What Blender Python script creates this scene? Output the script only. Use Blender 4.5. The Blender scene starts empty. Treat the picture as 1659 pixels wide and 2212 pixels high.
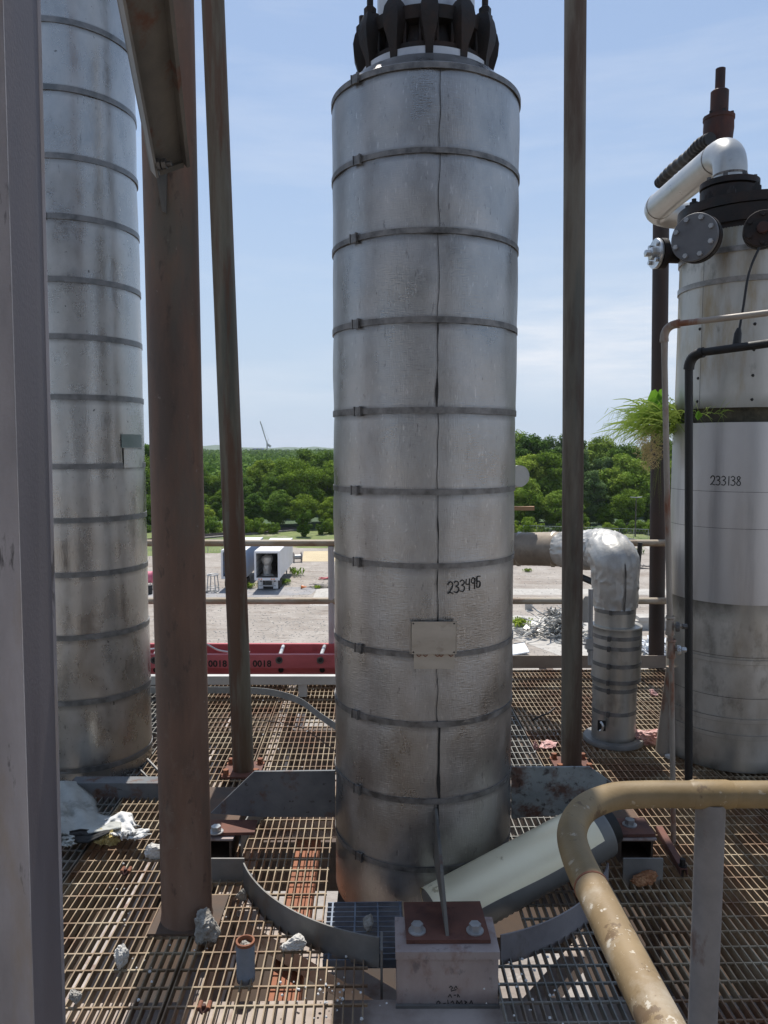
import bpy, bmesh, math, random
from mathutils import Vector, Matrix, noise as mnoise
R = math.radians
C = bpy.context.scene.collection
scene = bpy.context.scene
random.seed(7)

# ---------------------------------------------------------------- camera
FPX, CX, CY = 1662.0, 829.5, 1106.0
PITCH = R(4.85)
EYE = Vector((0, 0, 1.75))
FW = Vector((0, math.cos(PITCH), -math.sin(PITCH)))
UP = Vector((0, math.sin(PITCH), math.cos(PITCH)))
cam = bpy.data.cameras.new('camera'); camo = bpy.data.objects.new('camera', cam); C.objects.link(camo)
cam.sensor_fit = 'VERTICAL'; cam.sensor_height = 24; cam.lens = 24*FPX/2212
cam.clip_start = 0.05; cam.clip_end = 20000
camo.location = EYE; camo.rotation_euler = (R(90)-PITCH, 0, 0)
scene.camera = camo
# ---------------------------------------------------------------- world, sun, exposure
SUN_EL, SUN_AZ = 64.0, 3.0            # azimuth measured from +Y towards -X
w = bpy.data.worlds.new("World"); scene.world = w; w.use_nodes = True
wn, wl = w.node_tree.nodes, w.node_tree.links; wn.clear()
sky = wn.new('ShaderNodeTexSky'); sky.sky_type = 'NISHITA'; sky.sun_disc = False
sky.sun_elevation = R(SUN_EL); sky.sun_rotation = R(-SUN_AZ); sky.air_density = 1.0; sky.dust_density = .45; sky.ozone_density = 1.3
bg = wn.new('ShaderNodeBackground'); wo = wn.new('ShaderNodeOutputWorld'); bg.inputs[1].default_value = 0.128
tc = wn.new('ShaderNodeTexCoord'); mp = wn.new('ShaderNodeMapping'); mp.inputs['Scale'].default_value = (1.1, 1.1, 7.5); mp.inputs['Rotation'].default_value = (0, R(-9), 0)
nz = wn.new('ShaderNodeTexNoise'); nz.inputs['Scale'].default_value = 1.7; nz.inputs['Detail'].default_value = 9; nz.inputs['Roughness'].default_value = .62
cr = wn.new('ShaderNodeValToRGB'); cr.color_ramp.elements[0].position = .5; cr.color_ramp.elements[1].position = .82
cr.color_ramp.elements[0].color = (0, 0, 0, 1); cr.color_ramp.elements[1].color = (.32, .32, .32, 1)
mx = wn.new('ShaderNodeMix'); mx.data_type = 'RGBA'; mx.inputs[7].default_value = (6.3, 6.5, 6.9, 1)
wl.new(tc.outputs['Generated'], mp.inputs[0]); wl.new(mp.outputs[0], nz.inputs[0]); wl.new(nz.outputs[0], cr.inputs[0])
wl.new(cr.outputs[0], mx.inputs[0]); wl.new(sky.outputs[0], mx.inputs[6]); vs_ = wn.new('ShaderNodeVectorMath'); vs_.operation = 'SUBTRACT'; vs_.inputs[1].default_value = (.262,.957,.128); wl.new(tc.outputs['Generated'], vs_.inputs[0])
vm_ = wn.new('ShaderNodeVectorMath'); vm_.operation = 'MULTIPLY'; vm_.inputs[1].default_value = (1,1,3.4); wl.new(vs_.outputs[0], vm_.inputs[0])
vl_ = wn.new('ShaderNodeVectorMath'); vl_.operation = 'LENGTH'; wl.new(vm_.outputs[0], vl_.inputs[0])
ma_ = wn.new('ShaderNodeMapRange'); ma_.interpolation_type = 'SMOOTHSTEP'; ma_.inputs[1].default_value = .34; ma_.inputs[2].default_value = .05; wl.new(vl_.outputs['Value'], ma_.inputs[0])
c2_ = wn.new('ShaderNodeMapRange'); c2_.inputs[1].default_value = .34; c2_.inputs[2].default_value = .6; wl.new(nz.outputs[0], c2_.inputs[0])
cm_ = wn.new('ShaderNodeMath'); cm_.operation = 'MULTIPLY'; wl.new(ma_.outputs[0], cm_.inputs[0]); wl.new(c2_.outputs[0], cm_.inputs[1])
cx_ = wn.new('ShaderNodeMath'); cx_.operation = 'MAXIMUM'; wl.new(cm_.outputs[0], cx_.inputs[0]); wl.new(cr.outputs[0], cx_.inputs[1]); wl.new(cx_.outputs[0], mx.inputs[0])
sx = wn.new('ShaderNodeSeparateXYZ'); wl.new(tc.outputs['Generated'], sx.inputs[0])      # whitish air low over the horizon, thin milky veil above
mr = wn.new('ShaderNodeMapRange'); mr.interpolation_type = 'SMOOTHSTEP'; mr.inputs[1].default_value = -.02; mr.inputs[2].default_value = .5; mr.inputs[3].default_value = .95; mr.inputs[4].default_value = .45; wl.new(sx.outputs[2], mr.inputs[0])
mh = wn.new('ShaderNodeMix'); mh.data_type = 'RGBA'; wl.new(mr.outputs[0], mh.inputs[0]); wl.new(sky.outputs[0], mh.inputs[6])
m2 = wn.new('ShaderNodeMix'); m2.data_type = 'RGBA'; wl.new(mr.outputs[0], m2.inputs[0]); m2.inputs[6].default_value = (2.3,3.3,5.2,1); m2.inputs[7].default_value = (3.9,4.7,5.8,1); wl.new(m2.outputs[2], mh.inputs[7])
wl.new(mh.outputs[2], mx.inputs[6]); wl.new(mx.outputs[2], bg.inputs[0]); wl.new(bg.outputs[0], wo.inputs[0])
sl = bpy.data.lights.new('sun', 'SUN'); sl.energy = 4.9; sl.angle = R(.5); sl.color = (1, .95, .88)
so = bpy.data.objects.new('sun', sl); C.objects.link(so)
sd = Vector((-math.sin(R(SUN_AZ))*math.cos(R(SUN_EL)), math.cos(R(SUN_AZ))*math.cos(R(SUN_EL)), math.sin(R(SUN_EL))))
so.rotation_euler = sd.to_track_quat('Z', 'Y').to_euler(); so.location = (0, 0, 30)
scene.view_settings.view_transform = 'Standard'; scene.view_settings.look = 'None'
scene.view_settings.exposure = 0.14; scene.view_settings.gamma = 1
scene.render.engine = 'CYCLES'

# ---------------------------------------------------------------- pixel rays (of the 1659x2212 preview) used to measure points
def ray(px, py): return FW + Vector((1, 0, 0))*((px-CX)/FPX) + UP*((CY-py)/FPX)
def G(px, py, z=0.0):
    r = ray(px, py); return EYE + r*((z-EYE.z)/r.z)
def D(px, py, Y):
    r = ray(px, py); return EYE + r*(Y/r.y)
ZG = -13.15
# ---------------------------------------------------------------- materials
def _n(nt, t, **k):
    n = nt.nodes.new(t)
    for a, v in k.items(): setattr(n, a, v)
    return n
def mat(name, cols, rough=.6, metal=0., scale=8., bump=.15, bscale=60., stretch=(1,1,1), contrast=(.35,.65), det=6, spec=.5, stain=None, transl=0, bdist=.004, spots=None, rvar=.12, gen=None, aniso=None, objrand=False):
    m = bpy.data.materials.new(name); m.use_nodes = True; nt = m.node_tree; L = nt.links
    b = nt.nodes['Principled BSDF']
    tc = _n(nt, 'ShaderNodeTexCoord'); mp = _n(nt, 'ShaderNodeMapping'); mp.inputs['Scale'].default_value = stretch
    L.new(tc.outputs['Object'], mp.inputs[0])
    n = _n(nt, 'ShaderNodeTexNoise'); n.inputs['Scale'].default_value = scale; n.inputs['Detail'].default_value = det; n.inputs['Roughness'].default_value = .62
    L.new(mp.outputs[0], n.inputs[0])
    cr = _n(nt, 'ShaderNodeValToRGB'); e = cr.color_ramp.elements
    k = len(cols)
    e[0].position = contrast[0]; e[0].color = (*cols[0], 1); e[1].position = contrast[1]; e[1].color = (*cols[-1], 1)
    for i in range(1, k-1):
        q = e.new(contrast[0] + (contrast[1]-contrast[0])*i/(k-1)); q.color = (*cols[i], 1)
    L.new(n.outputs[0], cr.inputs[0]); out = cr.outputs[0]
    def mixin(fac_out, col, out):
        mxn = _n(nt, 'ShaderNodeMix'); mxn.data_type = 'RGBA'
        L.new(fac_out, mxn.inputs[0]); L.new(out, mxn.inputs[6]); mxn.inputs[7].default_value = (*col, 1); return mxn.outputs[2]
    def ramp(src, a, bb, va=0, vb=1):
        r = _n(nt, 'ShaderNodeMapRange'); r.inputs[1].default_value = a; r.inputs[2].default_value = bb; r.inputs[3].default_value = va; r.inputs[4].default_value = vb
        L.new(src, r.inputs[0]); return r.outputs[0]
    if stain:      # (colour, scale, stretch, lo, hi, amount)
        sts = stain if isinstance(stain, list) else [stain]
        for i, (c, s, st, lo, hi, am) in enumerate(sts):
            mp2 = _n(nt, 'ShaderNodeMapping'); mp2.inputs['Scale'].default_value = st; mp2.inputs['Location'].default_value = (3.1+i*7, 1.7, i*2.3)
            L.new(tc.outputs['Object'], mp2.inputs[0])
            n2 = _n(nt, 'ShaderNodeTexNoise'); n2.inputs['Scale'].default_value = s; n2.inputs['Detail'].default_value = 7; n2.inputs['Roughness'].default_value = .65
            L.new(mp2.outputs[0], n2.inputs[0]); out = mixin(ramp(n2.outputs[0], lo, hi, 0, am), c, out)
    if gen:        # grime gathered at both ends of a sheet: (colour, width, amount)
        c, wd, am = gen
        sp = _n(nt, 'ShaderNodeSeparateXYZ'); L.new(tc.outputs['Generated'], sp.inputs[0])
        a1 = ramp(sp.outputs[2], 1-wd, 1, 0, am); a2 = ramp(sp.outputs[2], wd*.6, 0, 0, am)
        ad = _n(nt, 'ShaderNodeMath', operation='MAXIMUM'); L.new(a1, ad.inputs[0]); L.new(a2, ad.inputs[1])
        ml = _n(nt, 'ShaderNodeMath', operation='MULTIPLY'); L.new(ad.outputs[0], ml.inputs[0]); L.new(ramp(n.outputs[0], .3, .62), ml.inputs[1])
        out = mixin(ml.outputs[0], c, out)
    if objrand:    # every tree of a kind differs a little in hue and depth
        oi = _n(nt, 'ShaderNodeObjectInfo'); hs = _n(nt, 'ShaderNodeHueSaturation')
        L.new(ramp(oi.outputs['Random'], 0, 1, .475, .515), hs.inputs['Hue']); L.new(ramp(oi.outputs['Random'], 1, 0, .7, 1.35), hs.inputs['Value']); L.new(out, hs.inputs['Color']); out = hs.outputs[0]
    L.new(out, b.inputs['Base Color'])
    b.inputs['Metallic'].default_value = metal; b.inputs['Specular IOR Level'].default_value = spec
    L.new(ramp(n.outputs[0], .3, .7, rough-rvar, min(1, rough+rvar)), b.inputs['Roughness'])
    if bump:
        n3 = _n(nt, 'ShaderNodeTexNoise'); n3.inputs['Scale'].default_value = bscale; n3.inputs['Detail'].default_value = 4
        if aniso:
            mp3 = _n(nt, 'ShaderNodeMapping'); mp3.inputs['Scale'].default_value = aniso
            L.new(tc.outputs['Object'], mp3.inputs[0]); L.new(mp3.outputs[0], n3.inputs[0])
        else: L.new(tc.outputs['Object'], n3.inputs[0])
        bp = _n(nt, 'ShaderNodeBump'); bp.inputs['Strength'].default_value = bump; bp.inputs['Distance'].default_value = bdist
        L.new(n3.outputs[0], bp.inputs['Height']); L.new(bp.outputs[0], b.inputs['Normal'])
    if transl:
        tr = _n(nt, 'ShaderNodeBsdfTranslucent'); L.new(out, tr.inputs[0])
        ms = _n(nt, 'ShaderNodeMixShader'); ms.inputs[0].default_value = transl
        L.new(b.outputs[0], ms.inputs[1]); L.new(tr.outputs[0], ms.inputs[2]); L.new(ms.outputs[0], nt.nodes['Material Output'].inputs[0])
    return m
def stucco(name, c0, c1, rough=.42, gen=True, stains=(), metal=.88, emb=.28):
    """aluminium jacketing with an embossed woven finish"""
    st = [((.12,.12,.12), 5, (1,1,.45), .56, .76, .28), ((.07,.07,.07), 60, (1,1,.3), .62, .72, .6)] + list(stains)
    m = mat(name, [c0, c1], rough, metal, 7, 0, 60, (1,1,.6), (.3,.7), 8, .5, st, gen=((.03,.028,.025), .12, .9) if gen else None)
    nt = m.node_tree; L = nt.links; b = nt.nodes['Principled BSDF']; tc = [n for n in nt.nodes if n.type == 'TEX_COORD'][0]
    prev = None
    for sc, s, dist, stg in (((1,1,6), 40, .004, emb), ((7,7,1), 30, .004, emb), ((1,1,1), 4, .03, .14)):
        mp = _n(nt, 'ShaderNodeMapping'); mp.inputs['Scale'].default_value = sc; L.new(tc.outputs['Object'], mp.inputs[0])
        n = _n(nt, 'ShaderNodeTexNoise'); n.inputs['Scale'].default_value = s; n.inputs['Detail'].default_value = 3; L.new(mp.outputs[0], n.inputs[0])
        bp = _n(nt, 'ShaderNodeBump'); bp.inputs['Strength'].default_value = stg; bp.inputs['Distance'].default_value = dist
        L.new(n.outputs[0], bp.inputs['Height'])
        if prev: L.new(prev, bp.inputs['Normal'])
        prev = bp.outputs[0]
    L.new(prev, b.inputs['Normal'])
    return m
M = {}
M['jacket'] = stucco('weathered_aluminium', (.31,.30,.288), (.47,.455,.44), .35, stains=[((.64,.62,.60), 40, (2.2,2.2,.6), .60, .68, .5)])
M['jacket_left'] = stucco('dull_aluminium', (.35,.342,.328), (.50,.49,.472), .29, emb=.12, stains=[((.02,.02,.02), 34, (1,1,1), .66, .7, .85)])
M['band'] = mat('steel_band', [(.11,.105,.10),(.26,.25,.24)], .5, .7, 20, .1)
M['band_light'] = mat('pale_steel_band', [(.14,.145,.145),(.25,.25,.25)], .45, .7, 20, .1)
M['band_tank'] = mat('tank_steel_band', [(.20,.19,.17),(.36,.34,.32)], .45, .6, 20, .1)  # lighter steel tone for the upper tank bands
M['dark_gap'] = mat('gap_grime_and_shade', [(.012,.011,.01),(.03,.028,.025)], .8, 0, 30, 0)  # near-black grime in seams; stands in for shade in the jacket fold
M['gap_fill'] = mat('old_insulation_gap', [(.035,.032,.022),(.10,.09,.06)], .95, 0, 14, .8, 40, stain=((.05,.09,.02), 8, (1,1,1), .56, .66, .8), bdist=.01)
M['white_jacket'] = mat('white_jacket', [(.42,.44,.47),(.6,.62,.64)], .4, .2, 5, .1)
M['black_iron'] = mat('black_iron', [(.008,.007,.006),(.018,.013,.011),(.035,.022,.017)], .65, .2, 14, .4, 80, stain=((.07,.028,.016), 9, (1,1,.6), .6, .75, .5))
M['black_pipe'] = mat('black_pipe_paint', [(.008,.008,.008),(.022,.02,.018)], .6, 0, 14, .2, 90)
M['rust_column'] = mat('rusty_red_steel', [(.065,.042,.03),(.15,.082,.052),(.22,.14,.098)], .7, 0, 3.2, .5, 160, (1,1,.22), (.34,.66), 9,
                       stain=[((.145,.062,.04), .9, (1,1,.45), .46, .60, .65), ((.07,.075,.06), 2.4, (1,1,.3), .55, .68, .7), ((.30,.26,.23), 45, (1,1,.7), .66, .74, .6), ((.03,.02,.015), 30, (1,1,.4), .6, .7, .6), ((.2,.15,.11), 5, (1,1,.5), .62, .72, .5)], bdist=.002)
M['rust_pipe'] = mat('streaked_green_rust', [(.075,.075,.058),(.15,.135,.10),(.095,.065,.04)], .7, 0, 5, .35, 140, (1,1,.12), (.36,.62), 9,
                     stain=[((.10,.045,.022), 5, (1.6,1.6,.14), .48, .56, .85), ((.2,.2,.18), 30, (1,1,.25), .66, .74, .5)], bdist=.002)
M['rust_pipe_light'] = mat('streaked_grey_rust', [(.10,.098,.08),(.165,.145,.11),(.10,.072,.048)], .7, 0, 5, .35, 140, (1,1,.12), (.36,.62), 9,
                     stain=[((.07,.04,.025), 3.0, (1.4,1.4,.2), .48, .58, .8), ((.22,.22,.2), 30, (1,1,.3), .66, .74, .5)], bdist=.002)
M['purple_steel'] = mat('shaded_primed_steel', [(.075,.065,.075),(.15,.132,.138)], .6, 0, 4, .25, 160, (1,1,.3), (.3,.7), 8, stain=((.03,.028,.03), 40, (1,1,.4), .66, .74, .6), bdist=.0015)  # darker copy: shade of the upright's right face put into the colour
M['pale_steel'] = mat('lit_primed_steel', [(.17,.155,.16),(.36,.33,.335)], .6, 0, 5, .4, 120, (1,1,.35), (.34,.66), 9, stain=[((.04,.035,.035), 26, (1.5,1.5,.35), .61, .68, .8), ((.26,.19,.12), 7, (1,1,.3), .53, .68, .6)], bdist=.002)  # paler copy: lit face and edge highlight put into the colour, plus stains
M['dark_channel'] = mat('dark_channel_steel', [(.07,.068,.062),(.15,.135,.115)], .6, .1, 4, .3, 120, (1,1,.4), stain=((.12,.045,.025), 5, (2,2,.3), .55, .66, .8))
M['grating'] = mat('rusty_galvanised_grating', [(.12,.068,.036),(.25,.185,.115),(.39,.33,.235)], .6, .15, 5, 0, 60, (1,1,1), (.32,.68), 8, stain=((.15,.06,.028), 2.2, (1,1,1), .5, .62, .75))
M['grating_blue'] = mat('galvanised_blue_grating', [(.10,.13,.19),(.24,.28,.34)], .5, .3, 8, 0)
M['grating_grey'] = mat('dull_galvanised_grating', [(.12,.12,.11),(.26,.25,.22)], .6, .15, 6, 0, stain=((.16,.10,.06), 3, (1,1,1), .52, .66, .7))
M['plate_blue'] = mat('blue_grey_plate', [(.095,.105,.115),(.165,.17,.175)], .6, .1, 6, .3, 120, stain=[((.11,.045,.02), 8, (1,1,1), .56, .66, .85), ((.03,.02,.015), 40, (1,1,1), .63, .68, .8)], bdist=.002)
M['plate_rusty'] = mat('rusted_blue_plate', [(.19,.21,.205),(.30,.32,.31)], .7, 0, 6, .4, 120, stain=[((.10,.035,.016), 7, (1,1,1.3), .50, .62, .9), ((.03,.014,.01), 26, (1,1,1), .55, .64, .8)], bdist=.002)
M['red_plate'] = mat('red_oxide_plate', [(.085,.034,.025),(.165,.068,.046)], .75, 0, 7, .3, 120, stain=((.05,.02,.02), 12, (1,1,1), .56, .68, .7), bdist=.002)
M['toe'] = mat('toe_plate_steel', [(.13,.13,.125),(.23,.22,.205)], .55, .2, 5, .2, 120, (1,1,1), stain=((.17,.10,.05), 6, (1,1,.5), .56, .7, .7), bdist=.002)
M['toe_purple'] = mat('toe_plate_purple_steel', [(.20,.18,.185),(.30,.275,.275)], .55, .1, 5, .2, 120, stain=((.12,.08,.05), 6, (1,1,.5), .6, .7, .6), bdist=.002)
M['lug_box'] = mat('stained_box_steel', [(.30,.235,.215),(.42,.36,.34)], .7, 0, 5, .3, 100, (1,1,.6), stain=[((.20,.10,.07), 9, (1,1,.6), .56, .7, .8), ((.13,.11,.11), 22, (1,1,.7), .58, .68, .7)], bdist=.002)
M['bolt'] = mat('galvanised_bolt', [(.35,.35,.35),(.5,.5,.5)], .4, .6, 20, .05)
M['bolt_dark'] = mat('grimy_bolt', [(.06,.06,.06),(.14,.13,.12)], .5, .4, 20, .05)
M['rail_far'] = mat('rust_stained_rail', [(.25,.17,.09),(.42,.38,.31)], .6, 0, 5, .2, 90, (.4,1,1), stain=((.16,.07,.03), 7, (.4,1,1), .56, .66, .8))
M['rail_post'] = mat('pale_rail_post', [(.36,.33,.32),(.5,.48,.47)], .6, 0, 5, .2, 90, stain=((.22,.11,.06), 7, (1,1,.5), .6, .7, .7))
M['rail_near'] = mat('peeling_ochre_rail', [(.15,.10,.04),(.21,.145,.065),(.28,.205,.11)], .55, 0, 6, .25, 120, (1,1,1), (.3,.7), 8,
                     stain=[((.44,.38,.29), 30, (1,1,1), .63, .66, .6), ((.08,.045,.022), 9, (1,1,1), .565, .60, .75), ((.30,.20,.08), 5, (1,1,1), .5, .6, .5)], bdist=.0015)
M['rail_white'] = mat('worn_rail', [(.18,.12,.055),(.28,.20,.105)], .55, 0, 7, .3, 120, (1,1,1), (.3,.7), 8,
                     stain=[((.46,.41,.33), 7, (1,1,.8), .50, .64, .6), ((.60,.55,.46), 55, (1,1,1), .60, .63, .75), ((.10,.055,.025), 11, (1,1,1), .60, .62, .7)], bdist=.0015)
M['post_near'] = mat('grey_violet_post', [(.17,.162,.16),(.27,.25,.24)], .6, 0, 7, .3, 120, stain=((.12,.06,.04), 12, (1,1,.5), .62, .7, .7), bdist=.0015)
M['toe_board'] = mat('brown_toe_board', [(.20,.15,.12),(.30,.25,.20)], .65, .1, 4, .2, 90, (.5,1,1), stain=((.12,.06,.03), 8, (.5,1,1), .56, .68, .7))
M['corrugated'] = mat('corrugated_aluminium', [(.40,.385,.35),(.58,.56,.515)], .40, .65, 6, .15, 40, (1,1,.5), stain=[((.10,.09,.07), 5, (1,1,.6), .54, .7, .7), ((.2,.14,.06), 3, (1,1,.5), .6, .72, .5)], gen=((.05,.045,.03), .12, .8))
M['corr_brown'] = mat('dirty_brown_corrugated', [(.22,.18,.14),(.34,.29,.23)], .6, .25, 6, .2, 40, stain=((.12,.09,.065), 5, (1,1,1), .52, .68, .7))
M['corr_tank'] = mat('corrugated_tank_cladding', [(.44,.425,.38),(.62,.60,.55)], .45, .5, 5, .1, 40, (1,1,.4), stain=[((.34,.23,.09), 3.4, (1.3,1.3,.3), .50, .66, .8), ((.08,.075,.05), 7, (1,1,.5), .58, .7, .6)], gen=((.08,.07,.03), .14, .8))
M['smooth_tank'] = mat('smooth_aluminium_tank', [(.44,.43,.43),(.58,.57,.565)], .42, .8, 3, .12, 90, (1,1,.25), (.3,.7), 8, stain=((.25,.24,.25), 3, (3,3,.2), .55, .75, .6))
M['foil'] = mat('crinkled_foil', [(.40,.39,.37),(.55,.54,.51)], .45, .45, 5, .5, 9, stain=((.16,.15,.13), 6, (1,1,.6), .55, .7, .6), bdist=.02)
M['silver_pipe'] = mat('silver_painted_pipe', [(.40,.40,.385),(.52,.52,.50)], .36, .5, 5, .05, 60, stain=[((.25,.22,.18), 20, (1,1,1), .66, .74, .5)])
M['weld'] = mat('brown_weld_joint', [(.08,.065,.055),(.28,.26,.23)], .6, .2, 40, .2)
M['rust_valve'] = mat('rusty_valve', [(.025,.012,.01),(.085,.03,.02)], .75, 0, 9, .4, 90, (1,1,.5), stain=((.2,.17,.14), 10, (1.5,1.5,.3), .62, .72, .5))
M['blind'] = mat('grey_blind_flange', [(.12,.12,.125),(.18,.18,.185)], .55, .3, 7, .2, 90)
M['silver'] = mat('bright_steel', [(.45,.46,.46),(.65,.65,.64)], .3, .8, 10, .1)
M['tan_pipe'] = mat('rusty_tan_pipe', [(.26,.22,.18),(.36,.32,.27)], .55, .1, 5, .2, 90, (1,1,.4), stain=((.2,.07,.03), 3.2, (1.2,1.2,.5), .56, .64, .9))
M['dark_stand'] = mat('dark_brown_standpipe', [(.02,.013,.01),(.05,.03,.022)], .65, 0, 6, .2, 90, (1,1,.3))
M['concrete'] = mat('broken_concrete', [(.22,.2,.17),(.42,.40,.36)], .9, 0, 30, .9, 60, bdist=.01)
M['concrete_pale'] = mat('pale_concrete', [(.48,.46,.42),(.62,.60,.56)], .9, 0, 20, .7, 60, bdist=.01)
M['torn_jacket'] = mat('torn_canvas_jacket', [(.32,.325,.30),(.46,.465,.43)], .7, .1, 6, .6, 24, stain=((.09,.09,.07), 5, (1,1,1), .54, .68, .7), bdist=.01)
M['plaster'] = mat('white_torn_plaster', [(.55,.55,.54),(.72,.71,.68)], .9, 0, 20, .7, 40, bdist=.008)
M['wool'] = mat('yellow_glass_wool', [(.42,.32,.10),(.72,.62,.32)], .95, 0, 60, 1, 90, bdist=.012)
M['pink'] = mat('pink_insulation', [(.45,.22,.20),(.66,.45,.42)], .95, 0, 30, 1, 60, bdist=.012)
M['orange_rubble'] = mat('orange_refractory', [(.30,.12,.05),(.42,.22,.11)], .95, 0, 30, 1, 60, bdist=.012)
M['fallen'] = mat('cream_aluminium_jacket', [(.88,.78,.54),(.93,.84,.61)], .45, .3, 3, .12, 70, (1,1,1), stain=((.42,.33,.18), 6, (1,1,1), .60, .63, .75))
M['fallen_rib'] = mat('ribbed_liner', [(.14,.14,.135),(.22,.22,.21)], .5, .5, 5, .1)
M['ladder'] = mat('red_fibreglass', [(.38,.07,.08),(.50,.11,.12)], .5, 0, 5, .1, 60, (.4,1,1), stain=((.15,.02,.02), 7, (.5,1,1), .58, .7, .7))
M['rung'] = mat('aluminium_rung', [(.5,.5,.48),(.65,.64,.62)], .35, .6, 20, .05)
M['alu_beam'] = mat('pale_aluminium_beam', [(.40,.40,.38),(.54,.53,.51)], .5, .3, 4, .1, 60, (.3,1,1), stain=((.25,.24,.22), 6, (.4,1,1), .56, .7, .5))
M['grey_strip'] = mat('grey_flat_strip', [(.19,.20,.20),(.27,.28,.27)], .6, 0, 6, .1)
M['blue_stub'] = mat('blue_grey_stub', [(.17,.20,.24),(.25,.28,.33)], .6, .1, 12, .2, 90)
M['orange_rust'] = mat('bright_rust', [(.15,.055,.03),(.28,.11,.055)], .8, 0, 20, .3)
M['beam_under'] = mat('underside_beam_paint', [(.28,.23,.20),(.46,.40,.36)], .8, 0, 5, .2, 60, stain=((.18,.08,.05), 5, (1,1,1), .55, .68, .7))
M['beam_dark'] = mat('dark_floor_beam', [(.05,.035,.025),(.12,.075,.05)], .8, 0, 5, .2, 60)
M['brown_tray'] = mat('rust_brown_tray', [(.24,.09,.045),(.34,.14,.08)], .8, 0, 8, .2, 60)
M['marker'] = mat('black_marker', [(.008,.008,.008),(.015,.015,.015)], .5, 0, 10, 0)
M['nameplate'] = mat('tan_nameplate', [(.40,.34,.27),(.50,.435,.35)], .5, .15, 4, .1, 60, (1,1,3), stain=((.2,.15,.1), 9, (1,1,2), .6, .72, .5))
M['green_label'] = mat('faded_green_label', [(.16,.21,.19),(.22,.27,.25)], .5, .1, 8, .05)
M['wood'] = mat('raw_plank', [(.33,.19,.10),(.45,.28,.16)], .8, 0, 10, .2, 60, (.2,1,3))
M['deck_brown'] = mat('brown_deck', [(.028,.018,.012),(.065,.042,.027)], .9, 0, 1.2, .2, 20, stain=((.2,.17,.13), 1.4, (1,1,1), .6, .7, .5))
# far things
M['gravel'] = mat('gravel_yard_ground', [(.225,.195,.165),(.31,.275,.24),(.385,.35,.31)], .95, 0, .22, .5, 3, (1,1,1), (.3,.7), 12,
                  stain=[((.22,.175,.14), .5, (.35,1,1), .52, .66, .75), ((.50,.46,.40), 1.2, (1,1,1), .57, .66, .5), ((.14,.16,.07), .35, (1,1,1), .66, .75, .6), ((.15,.12,.095), 2.2, (.3,1,1), .57, .66, .65)], bdist=.2)
M['grass'] = mat('grass_strip', [(.09,.13,.03),(.19,.22,.07)], .95, 0, .5, .6, 4, stain=((.34,.29,.22), .35, (1,1,1), .56, .66, .7), bdist=.2)
M['asphalt'] = mat('worn_asphalt', [(.22,.215,.22),(.32,.31,.31)], .9, 0, .4, .2, 5, stain=((.38,.34,.30), .6, (1,1,1), .5, .64, .6))
M['slab'] = mat('concrete_slab', [(.35,.33,.30),(.48,.455,.415)], .9, 0, .8, .2, 5, stain=((.33,.3,.26), 1.6, (1,1,1), .52, .66, .7))
M['sand'] = mat('yellow_sand_pad', [(.46,.37,.23),(.54,.45,.29)], .95, 0, .5, .2, 5)
M['leaf_a'] = mat('mid_green_leaves', [(.085,.155,.014),(.19,.29,.03)], .8, 0, .35, 0, spec=.1, transl=.27, contrast=(.4,.6), objrand=True)
M['leaf_b'] = mat('deep_green_leaves', [(.06,.125,.016),(.14,.235,.028)], .8, 0, .35, 0, spec=.1, transl=.27, contrast=(.4,.6), objrand=True)
M['leaf_c'] = mat('yellow_green_leaves', [(.13,.225,.02),(.25,.345,.05)], .8, 0, .35, 0, spec=.1, transl=.27, contrast=(.4,.6), objrand=True)
M['leaf_d'] = mat('blue_green_leaves', [(.08,.14,.045),(.16,.24,.08)], .8, 0, .35, 0, spec=.1, transl=.27, contrast=(.4,.6), objrand=True)
M['bark'] = mat('bark', [(.05,.04,.03),(.12,.1,.08)], .9, 0, 6, 0)
M['hill'] = mat('wooded_hill', [(.035,.075,.03),(.07,.12,.05)], .9, 0, .05, .8, .09, bdist=4)
M['trailer'] = mat('white_trailer_paint', [(.62,.62,.63),(.74,.74,.74)], .5, 0, .6, .05, 5, stain=((.4,.38,.35), 1.2, (1,1,.3), .6, .74, .5))
M['trailer_blue'] = mat('pale_blue_trailer_paint', [(.34,.42,.56),(.44,.52,.64)], .5, 0, .6, .05, 5)
M['dark_inside'] = mat('dark_trailer_lining', [(.10,.085,.075),(.2,.17,.15)], .9, 0, 1, 0)  # dark brown-grey for the trailer floor and front wall
M['rubber'] = mat('rubber', [(.015,.015,.015),(.03,.03,.03)], .8, 0, 5, 0)
M['pink_tank'] = mat('pink_tank_paint', [(.5,.10,.16),(.6,.16,.22)], .5, 0, 2, 0)
M['galv'] = mat('galvanised_frame', [(.3,.31,.31),(.42,.42,.42)], .5, .4, 5, 0)
M['reel_wood'] = mat('weathered_reel_wood', [(.2,.18,.16),(.32,.29,.26)], .8, 0, 3, 0)
M['cone'] = mat('orange_cone', [(.7,.16,.02),(.8,.22,.03)], .5, 0, 3, 0)
M['scrap'] = mat('scrap_pipe_steel', [(.22,.21,.19),(.55,.54,.50)], .5, .5, 1.4, .1, 30, contrast=(.4,.6), stain=((.2,.09,.05), .9, (1,1,1), .62, .7, .8))
M['scrap_white'] = mat('white_scrap_sheet', [(.6,.62,.64),(.75,.76,.78)], .6, 0, 2, .1)
M['crane'] = mat('crane_paint', [(.25,.25,.24),(.35,.35,.33)], .6, 0, 1, 0)
M['purple'] = mat('purple_wrap', [(.20,.14,.62),(.28,.22,.70)], .7, 0, .1, 0)
M['block_wall'] = mat('unfinished_building', [(.25,.24,.23),(.35,.34,.33)], .8, 0, .1, 0)
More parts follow.
